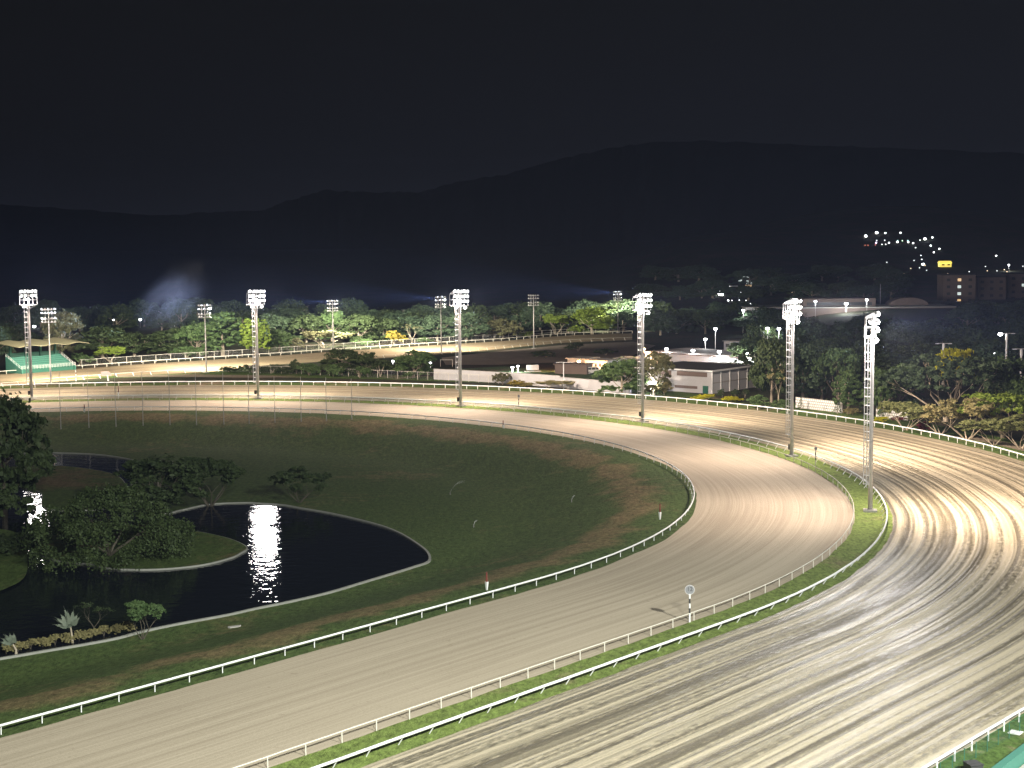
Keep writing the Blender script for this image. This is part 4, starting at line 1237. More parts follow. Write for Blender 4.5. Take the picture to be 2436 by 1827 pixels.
# ================================================================ BUILDINGS
def wall_px(label, pts, h, th, mat, cap=True, name='wall', z=0.0):
    root = thing(name, label, 'wall', tuple(pts[0]) if False else (0, 0, 0))
    mb = MB(); mc = MB(); mj = MB()
    for i in range(len(pts) - 1):
        a, b = pts[i], pts[i + 1]; c = (a + b) / 2; L = (b - a).length; rz = math.atan2(b.y - a.y, b.x - a.x)
        hh = h[i] if isinstance(h, (list, tuple)) else h
        mb.box((c.x, c.y, z + hh / 2 + 0.002 * i), (L + th * 0.5, th - 0.004 * (i % 2), hh), rz)
        mc.box((c.x, c.y, z + hh + 0.06), (L + th, th + 0.12 + 0.004 * (i % 2), 0.10), rz)
        n = int(L / 3.2)
        for k in range(1, n):
            p = a.lerp(b, k / n); mj.box((p.x, p.y, z + hh / 2), (0.22, th + 0.08, hh - 0.05), rz)
    mb.build('wall_face', M[mat], root)
    if cap: mc.build('coping', M['concrete'], root)
    mj.build('pilasters', M[mat], root)
    return root
W0_ = [G(1033, 903), G(1120, 907), G(1215, 913), G(1332, 922), G(1424, 930), G(1500, 936)]
wall_px('long whitewashed boundary wall stepping down beyond the outer rail', W0_, [2.9, 2.9, 3.0, 2.7, 2.7], 0.3, 'whitewall', name='boundary_wall')

def pattern_wall():
    a, b = G(1895, 972), G(2004, 985); root = thing('block_wall', 'long white wall of pierced pattern blocks right of a tall mast', 'wall')
    for (a, b) in ((G(1893, 970), G(2004, 983)), (G(2084, 992), G(2160, 1001))):
        L = (b - a).length; rz = math.atan2(b.y - a.y, b.x - a.x); c = (a + b) / 2
        mb = MB(); mb.box((c.x, c.y, 1.25), (L, 0.12, 2.5), rz); mb.build('wall_face', M['concrete'], root)
        mb = MB(); u = (b - a).normalized(); n = int(L / 0.62); nv = Vector((u.y, -u.x, 0))
        for i in range(n):
            for j in range(4):
                p = a + u * (0.31 + i * 0.62 + (0.31 if j % 2 else 0)) + nv * 0.10
                mb.box((p.x, p.y, 0.35 + j * 0.60), (0.36, 0.16, 0.40), rz)
        mb.build('pattern_blocks', M['white'], root)
pattern_wall()

def warehouse():
    c0, cl, cr_ = G(1693, 937), G(1617, 918), G(1797, 921)
    # rectangular plan from the near corner
    u = (cr_ - c0); Lr = u.length; u.normalize(); v = Vector((-u.y, u.x, 0)); Ll = (cl - c0).length
    H = top_z(1693, 884, c0.y)
    root = thing('warehouse', 'two-storey white warehouse with flat dark roof and lit corner lamp', 'warehouse', (c0.x, c0.y, 0), math.atan2(u.y, u.x))
    LL = Ll
    mb = MB(); mb.box((Lr / 2, LL / 2, H / 2), (Lr, LL, H)); mb.build('walls', M['whitewall'], root)
    mb = MB()
    mb.box((Lr / 2, -0.35, H + 0.10), (Lr + 1.4, 0.72, 0.34)); mb.box((-0.35, LL / 2 + 0.02, H + 0.10), (0.70, LL + 0.0, 0.335))
    mb.box((Lr / 2, LL + 0.3, H + 0.10), (Lr + 1.4, 0.6, 0.33)); mb.box((Lr + 0.35, LL / 2, H + 0.10), (0.7, LL - 0.1, 0.335))
    mb.build('eaves', M['white'], root)
    mb = MB(); mb.box((Lr / 2, LL / 2, H + 0.12), (Lr - 0.02, LL - 0.06, 0.22)); mb.build('roof', M['darkroof'], root)
    for k in range(6):
        x = Lr * k / 5; mb = MB(); mb.box((min(max(x, 0.15), Lr - 0.15), -0.09, H / 2 - 0.05), (0.3, 0.2, H - 0.12)); mb.build('pilaster', M['white'], root)
    mb = MB(); mb.box((Lr / 2, -0.04, H * 0.47), (Lr - 0.4, 0.10, 0.22)); mb.build('floor_band', M['concrete'], root)
    for y0, y1 in ((0.06, 0.46), (0.54, 0.94)):
        mb = MB(); mb.box((-0.05, LL * (y0 + y1) / 2, H * 0.84), (0.14, LL * (y1 - y0), H * 0.2)); mb.build('vent_panel', M['brownwall'], root)
    mb = MB(); mb.box((-0.06, LL * 0.72, H * 0.17), (0.16, LL * 0.24, H * 0.34)); mb.build('door', M['midgreen'], root)
    mb = MB(); mb.box((-0.06, LL * 0.08, H * 0.17), (0.16, LL * 0.07, H * 0.34)); mb.build('door', M['midgreen'], root)
    mb = MB(); mb.box((-0.06, LL * 0.34, H * 0.24), (0.16, LL * 0.30, H * 0.12)); mb.build('vent_panel', M['brownwall'], root)
    # low annex on the left
    mb = MB(); mb.box((-0.5, LL + 3.2, H * 0.25), (7.0, 6.0, H * 0.5)); mb.build('annex', M['whitewall'], root)
    mb = MB(); mb.box((-0.5, LL + 3.2, H * 0.5 + 0.1), (7.8, 6.8, 0.2)); mb.build('annex_roof', M['concrete'], root)
    return c0, H, u
wc, wh, wu = warehouse()

def simple_house(name, label, cat, c, size, rz, wall, roof, windows=0, gable=False, group=None, z=0.0, wmat='dark'):
    root = thing(name, label, cat, (c[0], c[1], z), rz, group)
    L, Wd, H = size
    mb = MB(); mb.box((0, 0, H / 2), (L, Wd, H)); mb.build('wall', M[wall], root)
    mb = MB()
    if gable:
        y = Wd / 2 + 0.4; x = L / 2 + 0.4; hh = Wd * 0.22
        mb.add([(-x, -y, H + 0.004), (x, -y, H + 0.004), (x, y, H + 0.004), (-x, y, H + 0.004), (-x, 0, H + hh), (x, 0, H + hh)], [(0, 3, 2, 1), (0, 1, 5, 4), (2, 3, 4, 5), (0, 4, 3), (1, 2, 5)])
    else:
        mb.box((0, 0, H + 0.13), (L + 0.9, Wd + 0.9, 0.25))
    mb.build('roof', M[roof], root)
    for k in range(windows):
        x = -L / 2 + L * (k + 0.5) / windows
        mb = MB(); mb.box((x, -Wd / 2 - 0.02, H * 0.55), (L / windows * 0.5, 0.08, H * 0.36)); mb.build('window', M[wmat], root)
    return root

M['warmwin'] = glow('warm_lit_window', (1.0, 0.62, 0.28), 0.8)
M['coolwin'] = glow('cool_lit_window', (0.85, 1.0, 0.95), 0.7)
M['dimwall'] = glow('dim_glowing_wall', (0.6, 0.6, 0.55), 0.10)  # whole house wall emits faintly, standing in for dim light on it
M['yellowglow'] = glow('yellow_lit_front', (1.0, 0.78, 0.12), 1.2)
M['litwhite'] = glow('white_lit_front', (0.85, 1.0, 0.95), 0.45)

# stables yard behind the wall
p = G(1590, 880)
def box_building(label, a, b, dep, h, wall, roof, windows=0, cat='building', name='stable_building', wmat='dark', z=0.0, gable=False):
    u = b - a; L = u.length; rz = math.atan2(u.y, u.x); c = (a + b) / 2; v = Vector((-u.y, u.x, 0)).normalized()
    c = c + v * dep / 2
    return simple_house(name, label, cat, (c.x, c.y), (L, dep, h), rz, wall, roof, windows, gable, None, z, wmat)
box_building('long low building with broad brown roof and white parapet behind the warehouse', G(1535, 866), G(1806, 884), 20, 3.6, 'whitewall', 'brownwall', 0)
box_building('white slab-roofed shed between the brown building and the warehouse', G(1688, 884), G(1806, 893), 6, 2.6, 'whitewall', 'concrete', 0)
box_building('shed with a ribbed maroon roof left of the warehouse roof', G(1575, 893), G(1685, 898), 12, 1.6, 'whitewall', 'pinkroof', 0)
box_building('low white outbuilding under the trees at the warehouse annex', G(1572, 905), G(1640, 908), 5, 1.8, 'whitewall', 'concrete', 2)
box_building('orange-lit low stable with a row of openings beyond the white wall', G(1392, 878), G(1443, 881), 7, 2.6, 'whitewall', 'concrete', 5, wmat='dark')
box_building('grey shed left of the orange-lit stable', G(1350, 872), G(1395, 874), 7, 2.4, 'concrete', 'concrete', 0)
box_building('low shed with a pale roof right of the orange-lit stable', G(1462, 874), G(1520, 876), 7, 2.6, 'brownwall', 'concrete', 3)
box_building('long brown tarpaulin-covered shed beneath the orange lamp', G(1320, 889), G(1396, 891), 5, 2.6, 'brownwall', 'brownwall', 0)
box_building('low pale building with dark windows up on the slope behind the brown building', hit(1778, 836), hit(1832, 836), 7, 3.2, 'whitewall', 'concrete', 4, z=terrain(hit(1805, 836).x, hit(1805, 836).y))
box_building('pale low building half hidden by trees left of the slope building', hit(1722, 834), hit(1772, 835), 7, 3.0, 'whitewall', 'concrete', 3, z=terrain(hit(1745, 834).x, hit(1745, 834).y))

def parked_van(px, py, label):
    b = G(px, py); root = thing('parked_van', label, 'van', tuple(b), R_(12))
    mb = MB()
    prof = [(-2.4, 0.35), (2.3, 0.35), (2.4, 0.95), (1.7, 1.15), (1.1, 1.9), (-2.3, 1.95), (-2.4, 1.2)]
    nP = len(prof); vs = [(x, -0.9, z) for x, z in prof] + [(x, 0.9, z) for x, z in prof]
    mb.add(vs, [tuple(range(nP)), tuple(range(nP, 2 * nP))[::-1]] + [((i + 1) % nP, i, nP + i, nP + (i + 1) % nP) for i in range(nP)])
    mb.build('body', M['white'], root)
    for x in (-1.5, 1.45):
        for y in (-0.88, 0.88):
            mb = MB(); mb.tube([(x, y - 0.1, 0.34), (x, y + 0.1, 0.34)], 0.34, 12); w = mb.build('wheel', M['dark'], root)
            mb = MB(); mb.tube([(x, y - 0.115, 0.34), (x, y + 0.115, 0.34)], 0.18, 8); mb.build('rim', M['frame'], w)
    for x0, x1 in ((-2.0, -0.9), (-0.7, 0.3), (0.45, 1.15)):
        mb = MB(); mb.box(((x0 + x1) / 2, -0.905, 1.5), (x1 - x0, 0.03, 0.5)); mb.build('window', M['dark'], root)
    for y in (-0.65, 0.65):
        mb = MB(); mb.box((2.38, y, 0.75), (0.06, 0.3, 0.18)); mb.build('headlight', M['frame'], root)
parked_van(1412, 889, 'white van parked below the orange lamp')
parked_van(1452, 893, 'white van parked beside the trees, right of the other one')
def tag_board(label, bx, by, w, h, z0, mat, name='notice_board'):
    b = G(bx, by); root = thing(name, label, 'sign', tuple(b))
    mb = MB(); mb.box((0, 0, z0 + h / 2), (w, 0.12, h)); mb.build('panel', M[mat], root)
    mb = MB()
    for x in (-w * 0.35, 0, w * 0.35): mb.tube([(x, 0.1, 0), (x, 0.1, z0 + h * 0.7)], 0.06, 5)
    mb.build('legs', M['dark'], root)
    mb = MB(); mb.box((0, 0, 0.12), (w * 1.35, 1.6, 0.2)); mb.build('plinth', M['concrete'], root)
tag_board('wide grey panelled board on a pale plinth beyond the white wall', 1267, 884, 3.6, 1.5, 0.45, 'concrete')

def goal():
    b = G(1062, 872); root = thing('goal_frame', 'small white rectangular goal frame below the chute', 'goal', tuple(b))
    mb = MB(); mb.tube([(-1.8, 0, 0), (-1.8, 0, 2.0)], 0.06, 5); mb.build('post', M['railc'], root)
    mb = MB(); mb.tube([(1.8, 0, 0), (1.8, 0, 2.0)], 0.06, 5); mb.build('post', M['railc'], root)
    mb = MB(); mb.tube([(-1.86, 0, 2.06), (1.86, 0, 2.06)], 0.06, 5); mb.build('crossbar', M['railc'], root)
goal()

# large concrete building on the slope, right background
def big_hall():
    a, b = hit(1812, 800), hit(2272, 800)
    D = 640.0
    a = at(1812, 772, D); b = at(2272, 768, D)
    zt = top_z(2000, 733, D); zg = terrain(a.x, D) - 1
    c = (a + b) / 2; L = (b - a).length
    root = thing('concrete_hall', 'huge windowless concrete hall on the slope behind the masts at right', 'building', (c.x, D + 12, zg))
    H = zt - zg
    mb = MB(); mb.box((0, 0, H / 2), (L, 24, H)); mb.build('wall', M['brownwall'], root)
    mb = MB(); mb.box((0, 0, H + 0.2), (L + 0.6, 24.6, 0.4)); mb.build('coping', M['concrete'], root)
    up = top_z(2000, 712, D + 6) - zg
    x0 = at(1920, 733, D).x - c.x; x1 = at(2095, 733, D).x - c.x
    mb = MB(); mb.box(((x0 + x1) / 2, 3, (H + up) / 2 + 0.3), (x1 - x0, 12, up - H - 0.2)); mb.build('upper_storey', M['brownwall'], root)
    mb = MB(); mb.box(((x0 + x1) / 2, -3.06, H + 1.3), ((x1 - x0) * 0.9, 0.1, 1.3)); mb.build('window_band', M['dark'], root)
    mb = MB(); mb.tube([(at(2113, 735, D).x - c.x, 2, H), (at(2113, 735, D).x - c.x, 2, H + 9)], 0.12, 5); mb.build('roof_mast', M['steel'], root)
    mb = MB()
    for k in range(13):
        w = math.pi * k / 12; mb.v.append((at(2180, 735, D).x - c.x + 8 * math.cos(w), 0, H + 0.3 + 3.2 * math.sin(w)))
    for k in range(13):
        w = math.pi * k / 12; mb.v.append((at(2180, 735, D).x - c.x + 8 * math.cos(w), 8, H + 0.3 + 3.2 * math.sin(w)))
    mb.f += [tuple(range(13)), tuple(range(13, 26))[::-1]] + [(i, 13 + i, 14 + i, i + 1) for i in range(12)] + [(12, 25, 13, 0)]
    mb.build('arched_roof', M['brownwall'], root)
    return root
big_hall()
pp = hit(1825, 762)
simple_house('hillside_house', 'pale flat-roofed house left of the huge concrete hall', 'house', (at(1812, 748, 620).x, 622), (13, 8, 5.0), 0.0, 'whitewall', 'concrete', 4, z=top_z(1812, 756, 620) - 1.0)

# apartment blocks far right
def apartments(px0, px1, py0, py1, D, label, lit):
    a = at(px0, py1, D); b = at(px1, py1, D); z1 = top_z(px0, py0, D); zg = terrain((a.x + b.x) / 2, D) - 2
    W = b.x - a.x; H = z1 - zg
    root = thing('apartment_block', label, 'building', ((a.x + b.x) / 2, D, zg), 0, 'apartment blocks in the distance')
    mb = MB(); mb.box((0, 5, H / 2), (W, 10, H)); mb.build('wall', M['brownwall'], root)
    mb = MB(); mb.box((0, 5, H + 0.25), (W + 0.5, 10.5, 0.5)); mb.build('roof', M['darkroof'], root)
    r = random.Random(int(px0)); nx, nz = max(3, int(W / 3.6)), max(3, int((z1 - 2) / 3.0))
    for i in range(nx):
        for j in range(nz):
            x = -W / 2 + W * (i + 0.5) / nx; z = H - 2.0 - j * 3.0
            if z < 1: continue
            on = r.random() < lit or (px0 < 2300 and i == int(nx * 0.55) and j < 5)
            mb = MB(); mb.box((x, -0.03, z), (1.5, 0.1, 1.2)); mb.build('window', M[('coolwin' if r.random() < 0.7 else 'warmwin') if on else 'dark'], root)
apartments(2243, 2320, 655, 716, 700, 'distant apartment block with one stack of lit windows', 0.03)
apartments(2325, 2392, 660, 716, 712, 'distant apartment block right of the one with the lit stack', 0.10)
apartments(2398, 2470, 652, 716, 724, 'distant apartment block cut by the right edge, few lit windows', 0.14)

# town houses on the horizon at left
TH_ = [(62, 762, 20, 8), (118, 752, 26, 10), (218, 758, 26, 8), (284, 748, 24, 10), (250, 764, 24, 8), (348, 750, 34, 20), (372, 765, 70, 12), (411, 742, 24, 24), (440, 760, 60, 10), (544, 738, 26, 14), (530, 748, 20, 10),
       (708, 738, 18, 10), (722, 736, 18, 14), (820, 748, 18, 12), (968, 750, 22, 8), (1000, 755, 18, 6)]
for k, (px, py, w, h) in enumerate(TH_):
    D = 760.0 + (k % 4) * 12
    c = at(px, py, D); s = D / FPX; zt = c.z + h * s * 0.5
    simple_house('town_house', 'small pale flat-roofed house of the town beyond the trees', 'house', (c.x, D), (w * s, 7, max(3, zt)), 0.05 * (k % 3), 'roofcream' if k % 2 else 'concrete', 'concrete', 3, group='town houses beyond the trees')

# ================================================================ LAMPS
BULB = {}
def bulb_mesh(col, st):
    k = (col, st)
    if k not in BULB:
        m = glow('lamp_light', col, st); mb = MB(); mb.ball((0, 0, 0), 1.0, 8, 6); BULB[k] = mb.mesh('bulb', m, True)
    return BULB[k]
WHITE_ = (0.95, 1.0, 1.0)
def street_lamp(base, top, rad, col, st, label, group=None, arm=0.0, power=0, thick=0.09, cat='street lamp', name='street_lamp', mat='steel'):
    root = thing(name, label, cat, tuple(base), 0, group)
    h = max(1.0, top.z - base.z)
    mb = MB(); mb.tube([(0, 0, 0), (0, 0, h)] + ([(arm, 0, h + 0.15)] if arm else []), thick, 5); mb.build('post', M[mat], root)
    mb = MB(); mb.ball((arm, 0, h + 0.1 + rad * 0.4), rad * 0.72, 8, 4, (1, 1, 0.5)); mb.build('hood', M['dark'], root)
    o = link('bulb', bulb_mesh(col, st), root, (arm, 0, h)); o.scale = (rad, rad, rad * 0.75)
    if power:
        ld = bpy.data.lights.new('lamp_light', 'POINT'); ld.energy = power; ld.color = col; ld.shadow_soft_size = rad * 1.2
        lo = bpy.data.objects.new('lamp_light', ld); COL.objects.link(lo); lo.parent = root; lo.location = (arm, -rad - 0.3, h - rad - 0.2)
    return root
def zr(px, py): return px, py
# hilltop lights: pixel in the photograph, size, colour
S5 = lambda x, y: (1650 + x / 3.403, 520 + y / 3.403)
HL = [(1393, 140, 2), (1483, 113, 2), (1552, 116, 1), (1675, 114, 1), (1482, 177, 0), (1478, 195, 3), (1547, 175, 0), (1525, 208, 0), (1555, 208, 0), (1582, 195, 1), (1650, 190, 1), (1652, 177, 4),
      (1690, 178, 5), (1738, 190, 1), (1777, 198, 1), (1735, 177, 4), (1833, 174, 0), (1873, 163, 2), (1933, 152, 1), (1920, 218, 1), (1990, 244, 1), (1797, 235, 0), (1946, 272, 1), (1840, 298, 0),
      (1847, 330, 0), (1857, 368, 2), (1457, 372, 6), (1388, 215, 7), (1412, 215, 7), (1472, 213, 7),
      (168, 522, 0), (280, 662, 1), (310, 662, 0), (370, 660, 0), (425, 662, 0), (462, 687, 1), (478, 597, 6), (2450, 300, 1)]
def lamp_at(px, py, kind, label, group, post=5.0, D=None):
    g = hit(px, py + 4) if D is None else at(px, py, D)
    D = g.y; t = at(px, py, D); base = Vector((t.x, D, min(terrain(t.x, D), t.z - 2)))
    col, st, rad = {0: (WHITE_, 5, 0.55), 1: (WHITE_, 12, 0.80), 2: ((0.95, 0.97, 1.0), 25, 1.25), 3: ((0.75, 0.6, 1.0), 8, 0.8), 4: ((0.5, 1.0, 0.95), 4, 0.5), 5: ((0.6, 1.0, 0.6), 6, 0.5),
                    6: ((0.8, 0.9, 1.0), 0.6, 0.6), 7: ((1.0, 0.25, 0.15), 1.6, 0.55)}[kind]
    rad *= 0.78 * D / 1300.0
    return street_lamp(base, t, rad, col, st, label, group)
NM = {0: 'small white lamp among the lights scattered on the dark hill', 1: 'bright white lamp among the lights scattered on the dark hill', 2: 'glaring star-like lamp on the dark hill',
      3: 'violet lamp on the dark hill', 4: 'teal lamp on the dark hill', 5: 'green lamp on the dark hill', 6: 'very dim lamp on the dark hill', 7: 'small red light on the dark hill'}
for x, y, k in HL:
    lamp_at(*S5(x, y), k, NM[k], 'lights on the dark hill' + ('' if k in (0, 1) else ', ' + NM[k].split(' lamp')[0]))
r = random.Random(91)
for k in range(30):
    px = r.uniform(2080, 2436) if k < 17 else r.uniform(1690, 1900); py = r.uniform(618, 652) if k < 17 else r.uniform(655, 700)
    g = hit(px, py + 3); t = at(px, py, g.y); q = r.random()
    street_lamp(Vector((t.x, g.y, min(terrain(t.x, g.y), t.z - 2))), t, 0.42 * g.y / 1300.0, (1.0, 0.72, 0.42) if q < 0.45 else WHITE_, 3.0, 'faint pinprick lamp of the dark town below the hill lights', 'pinprick lamps of the dark town')
# left cluster, sports ground lights
for k, (x, y) in enumerate([(120, 577), (147, 577), (190, 608), (210, 612), (232, 614)]):
    lamp_at(*S5(x, y), 2, 'glaring white lamp of the cluster in line left of the lit white house', 'cluster of glaring lamps left of the lit house')
def hill_house(x, y, w, h, wall, label, windows=3, wm='dark', name='hillside_house'):
    px, py = S5(x, y); g = hit(px, py + 6); D = g.y; c = at(px, py, D); s = D / FPX; H = h * s
    zg = c.z - H / 2
    y_ = wall == 'yellowglow'
    simple_house(name, label, 'house', (c.x, D), (w * s, 6, H), 0.0, wall, wall if y_ else 'darkroof', windows, y_, None, zg, wm)
hill_house(505, 515, 42, 10, 'litwhite', 'floodlit long white house on the dark hill, upper left of the row of lamps', 5)
hill_house(555, 500, 14, 12, 'litwhite', 'white gable block at the right end of the floodlit house')
hill_house(410, 472, 22, 3, 'litwhite', 'thin lit canopy beside the floodlit white house', 0)
hill_house(377, 485, 5, 16, 'coolwin', 'narrow bright teal lit shop front on the hill', 0)
hill_house(445, 542, 11, 4, 'warmwin', 'small red glowing sign house below the floodlit white house', 0)
hill_house(2033, 375, 26, 9, 'yellowglow', 'bright yellow lit building with two dark openings on the hill', 2)
hill_house(330, 545, 16, 2, 'dimwall', 'faint low roof left of the red glow on the hill', 0)
hill_house(650, 532, 12, 3, 'dimwall', 'faint low house right of the floodlit house on the hill', 0)
# roads' and yards' lamps
def yard_lamp(px, py, by, rad, label, col=WHITE_, st=30, power=1500, group=None, arm=0.0):
    b = G(px, by); t = at(px, py, b.y)
    return street_lamp(b, t, rad, col, st, label, group, arm, power)
for k, (x, y) in enumerate([(540, 318), (938, 340), (1335, 358), (1742, 368)]):
    px, py = 1500 + x / 6.32, 780 + y / 6.32
    yard_lamp(px, py, 868 + k * 5, 0.55, 'white yard lamp in the row of four above the brown building', st=30, power=9000, group='row of four yard lamps over the brown building')
yard_lamp(1531, 830, 866, 0.5, 'warm yard lamp just right of a tall mast beside an orange glow', (1.0, 0.6, 0.3), 20, 12000)
yard_lamp(1377, 859, 884, 0.50, 'orange yard lamp over the stables beyond the white wall', (1.0, 0.50, 0.20), 30, 24000)
yard_lamp(1219, 874, 886, 0.42, 'small white ground lamp left of the panelled board, first of a pair', st=18, power=2500, group=None)
yard_lamp(1232, 871, 886, 0.38, 'small white ground lamp nearest to the panelled board', st=14, power=1500)
yard_lamp(935, 859, 880, 0.40, 'small bright lamp between two dark trees by the chute', st=14, power=300)
yard_lamp(1024, 863, 878, 0.36, 'small lamp beside the goal frame', st=10, power=150)
yard_lamp(1548, 910, 940, 0.50, 'double white post lamp in front of the warehouse lawn', (0.92, 0.9, 1.0), 40, 7000)
yard_lamp(1404, 884, 888, 0.42, 'low white lamp beneath the orange-lit stable', st=14, power=300)
for px, py, k_ in ((1702, 783, 1), (1826, 781, 1), (1853, 782, 2), (1818, 811, 2), (1866, 806, 0), (1678, 806, 1), (1667, 783, 0), (1674, 800, 6), (1688, 802, 6)):
    pass
MIDL = [(1702, 782, 'white lamp among dark trees right above the row of four lamps'), (1826, 781, 'white street lamp, left one of the pair left of a tall mast'), (1853, 782, 'white street lamp, right one of the pair left of a tall mast'),
        (1818, 811, 'white lamp on the roof edge of the pale slope building'), (1678, 807, 'pale lamp in the dark left of the pale slope buildings'), (1768, 738, 'white lamp at the left corner of the pale flat-roofed house'),
        (2013, 722, 'bright lamp washing the wall of the huge concrete hall'), (2062, 713, 'lamp on the roof of the huge concrete hall'), (1940, 717, 'small lamp in the window band of the hall'),
        (2311, 725, 'lone lamp right of the huge concrete hall'), (2396, 744, 'lone round lamp over the dark wood at right'), (2400, 630, 'small lamp above the apartment blocks'), (2365, 842, 'white lamp among the trees left of the pale tall pole')]
for px, py, lab in MIDL:
    D = {2013: 633, 2062: 632, 1940: 633, 2396: 560, 2311: 700, 2400: 1000, 2365: 420, 1768: 610}.get(px, 500)
    t = at(px, py, D); zg = terrain(t.x, D)
    street_lamp(Vector((t.x, D, min(zg, t.z - 2))), t, (0.55 if px != 2013 else 0.75), WHITE_, 16, lab, None, 0, 1500 if px != 2013 else 9000)
# tall pale poles with arms at right
def arm_pole(px, ty, by_, D, label, lit):
    t = at(px, ty, D); zg = terrain(t.x, D); h = t.z - zg
    root = thing('light_pole', label, 'light pole', (t.x, D, zg), 0, 'pale light poles with double arms')
    mb = MB(); mb.tube([(0, 0, 0), (0, 0, h)], [0.28, 0.24], 7); mb.tube([(0, 0, h - 1.6), (0, 0, h - 0.2)], 0.36, 7); mb.build('pole', M['railc'], root)
    mb = MB(); mb.tube([(-1.7, 0, h), (1.7, 0, h)], 0.07, 4); mb.build('crossarm', M['railc'], root)
    for x in (-1.6, 1.6):
        mb = MB(); mb.box((x, 0, h - 0.05), (0.9, 0.35, 0.16)); mb.build('lamp_head', M['frame'], root)
    if lit:
        o = link('bulb', bulb_mesh(WHITE_, 30), root, (-1.6, 0, h - 0.2)); o.scale = (0.55, 0.55, 0.4)
arm_pole(2395, 793, 865, 400, 'tall pale light pole with one burning lamp at right', True)
arm_pole(2245, 817, 860, 400, 'pale light pole rising out of the yellow-green crown, unlit', False)
arm_pole(2430, 830, 870, 380, 'unlit pale light pole at the right edge', False)
def crossarm_pole():
    b = G(1341, 925); h = top_z(1341, 861, b.y); root = thing('utility_pole', 'white utility pole with a long crossarm in front of the white wall', 'utility pole', tuple(b))
    mb = MB(); mb.tube([(0, 0, 0), (0, 0, h)], [0.16, 0.13], 7); mb.build('pole', M['frame'], root)
    mb = MB(); mb.tube([(-1.9, 0, h - 0.1), (2.6, 0, h - 0.16)], 0.08, 4); mb.build('crossarm', M['frame'], root)
crossarm_pole()

# spotlights of the town
for px, py in ((110, 770), (126, 768), (268, 761), (333, 760), (405, 764), (415, 773), (34, 795), (38, 801), (82, 795), (895, 762), (92, 765)):
    D = 700.0; t = at(px, py, D)
    street_lamp(Vector((t.x, D, 0)), t, 0.75, WHITE_, 14, 'small white street lamp of the town beyond the trees', 'street lamps of the far town')

# ================================================================ TRACKSIDE POSTS
# row of thin net poles across the infield
NP = [(145, 1021, 883), (211.6, 1018, 885), (276, 1015.6, 884), (340.5, 1012.8, 885), (404.4, 1011.5, 885), (467.5, 1011, 886), (532.5, 1010, 887), (592.8, 1008.6, 890), (654, 1005.8, 896), (716.6, 1003.5, 896), (776.6, 1001.5, 898), (836.8, 998, 900)]
for k, (bx, by, ty) in enumerate(NP):
    b = Gi(bx, by); h = top_z(bx, ty, b.y) - b.z
    root = thing('net_pole', 'thin tall net pole of the row across the dark infield', 'pole', tuple(b), 0, 'row of thin poles in the infield')
    mb = MB(); mb.tube([(0, 0, 0.0), (0, 0, h)], [0.085, 0.05], 5); mb.build('pole', M['steel'], root)
    mb = MB(); mb.tube([(0, 0, 0), (0, 0, 0.5)], 0.13, 5); mb.build('foot', M['concrete'], root)

M['discgrey'] = plain('grey_disc_face', (0.20, 0.20, 0.21), 0.5)
def text_mesh(s, size, mat):
    cu = bpy.data.curves.new('lettering', 'FONT'); cu.body = s; cu.size = size; cu.extrude = 0.01; cu.align_x = 'CENTER'; cu.align_y = 'CENTER'
    o = bpy.data.objects.new('lettering', cu); COL.objects.link(o)
    bpy.context.view_layer.update()
    dg = bpy.context.evaluated_depsgraph_get()
    me = bpy.data.meshes.new_from_object(o.evaluated_get(dg)); bpy.data.objects.remove(o)
    me.materials.clear(); me.materials.append(mat)
    return me
def marker_sign(bx, by, ty, label, text=None, disc=0.52, mat='white', post2='dark'):
    b = G(bx, by); h = top_z(bx, ty, b.y)
    root = thing('distance_marker', label, 'distance marker', tuple(b), 0, None)
    hp = h - disc * 2 + 0.1
    n = 6
    for k in range(n):
        mb = MB(); mb.tube([(0, 0, hp * k / n), (0, 0, hp * (k + 1) / n - 0.004)], 0.10, 8)
        mb.build('post_band', M[post2] if (k % 2 == 0 and k != 0) or (k == 0 and n % 2) else M[mat], root)
    mb = MB(); mb.tube([(0, -0.05, h - disc), (0, 0.05, h - disc)], disc, 20); mb.build('disc', M['steel'], root)
    mb = MB(); mb.tube([(0, -0.07, h - disc), (0, -0.055, h - disc)], disc * 0.86, 20); dd = mb.build('face', M['discgrey'], root)
    if text:
        o = link('lettering', text_mesh(text, disc * 1.15, M['dark']), dd, (0, -0.085, h - disc + 0.06)); o.rotation_euler = (R_(90), 0, 0)
marker_sign(1640.5, 1481, 1391, 'round grey distance sign with dark numerals on a black and white banded post', '12')
marker_sign(1234, 969, 939, 'small distant marker disc on a dark post at the far median rail', None, 0.30, 'steel')
marker_sign(1940, 1108, 1063, 'small dark marker disc on a thin post at the far bend of the median', None, 0.28, 'steel')
marker_sign(181, 907, 880, 'red and white banded post in front of the grandstand', None, 0.12, 'white', 'red')

def furlong(bx, by, ty, label):
    b = Gi(bx, by); h = top_z(bx, ty, b.y) - b.z
    root = thing('furlong_post', label, 'marker post', tuple(b), 0, None)
    mb = MB(); mb.tube([(0, 0, 0), (0, 0, h * 0.47)], [0.10, 0.22], 4); mb.build('base', M['white'], root)
    mb = MB(); mb.tube([(0, 0, h * 0.47), (0, 0, h)], [0.12, 0.08], 6); mb.build('rod', M['red'], root)
furlong(1158, 1404, 1361, 'red and white tapered marker post in the infield behind the near rail')
furlong(1570, 1236, 1198, 'red and white tapered marker post at the apex of the infield rail')
furlong(201, 981, 962, 'small dark marker post at the far infield rail on the left')
furlong(1197, 1019, 1000, 'small dark marker post at the far infield rail below the tall mast')
furlong(282, 946, 918, 'slim dark post at the far median rail on the left')

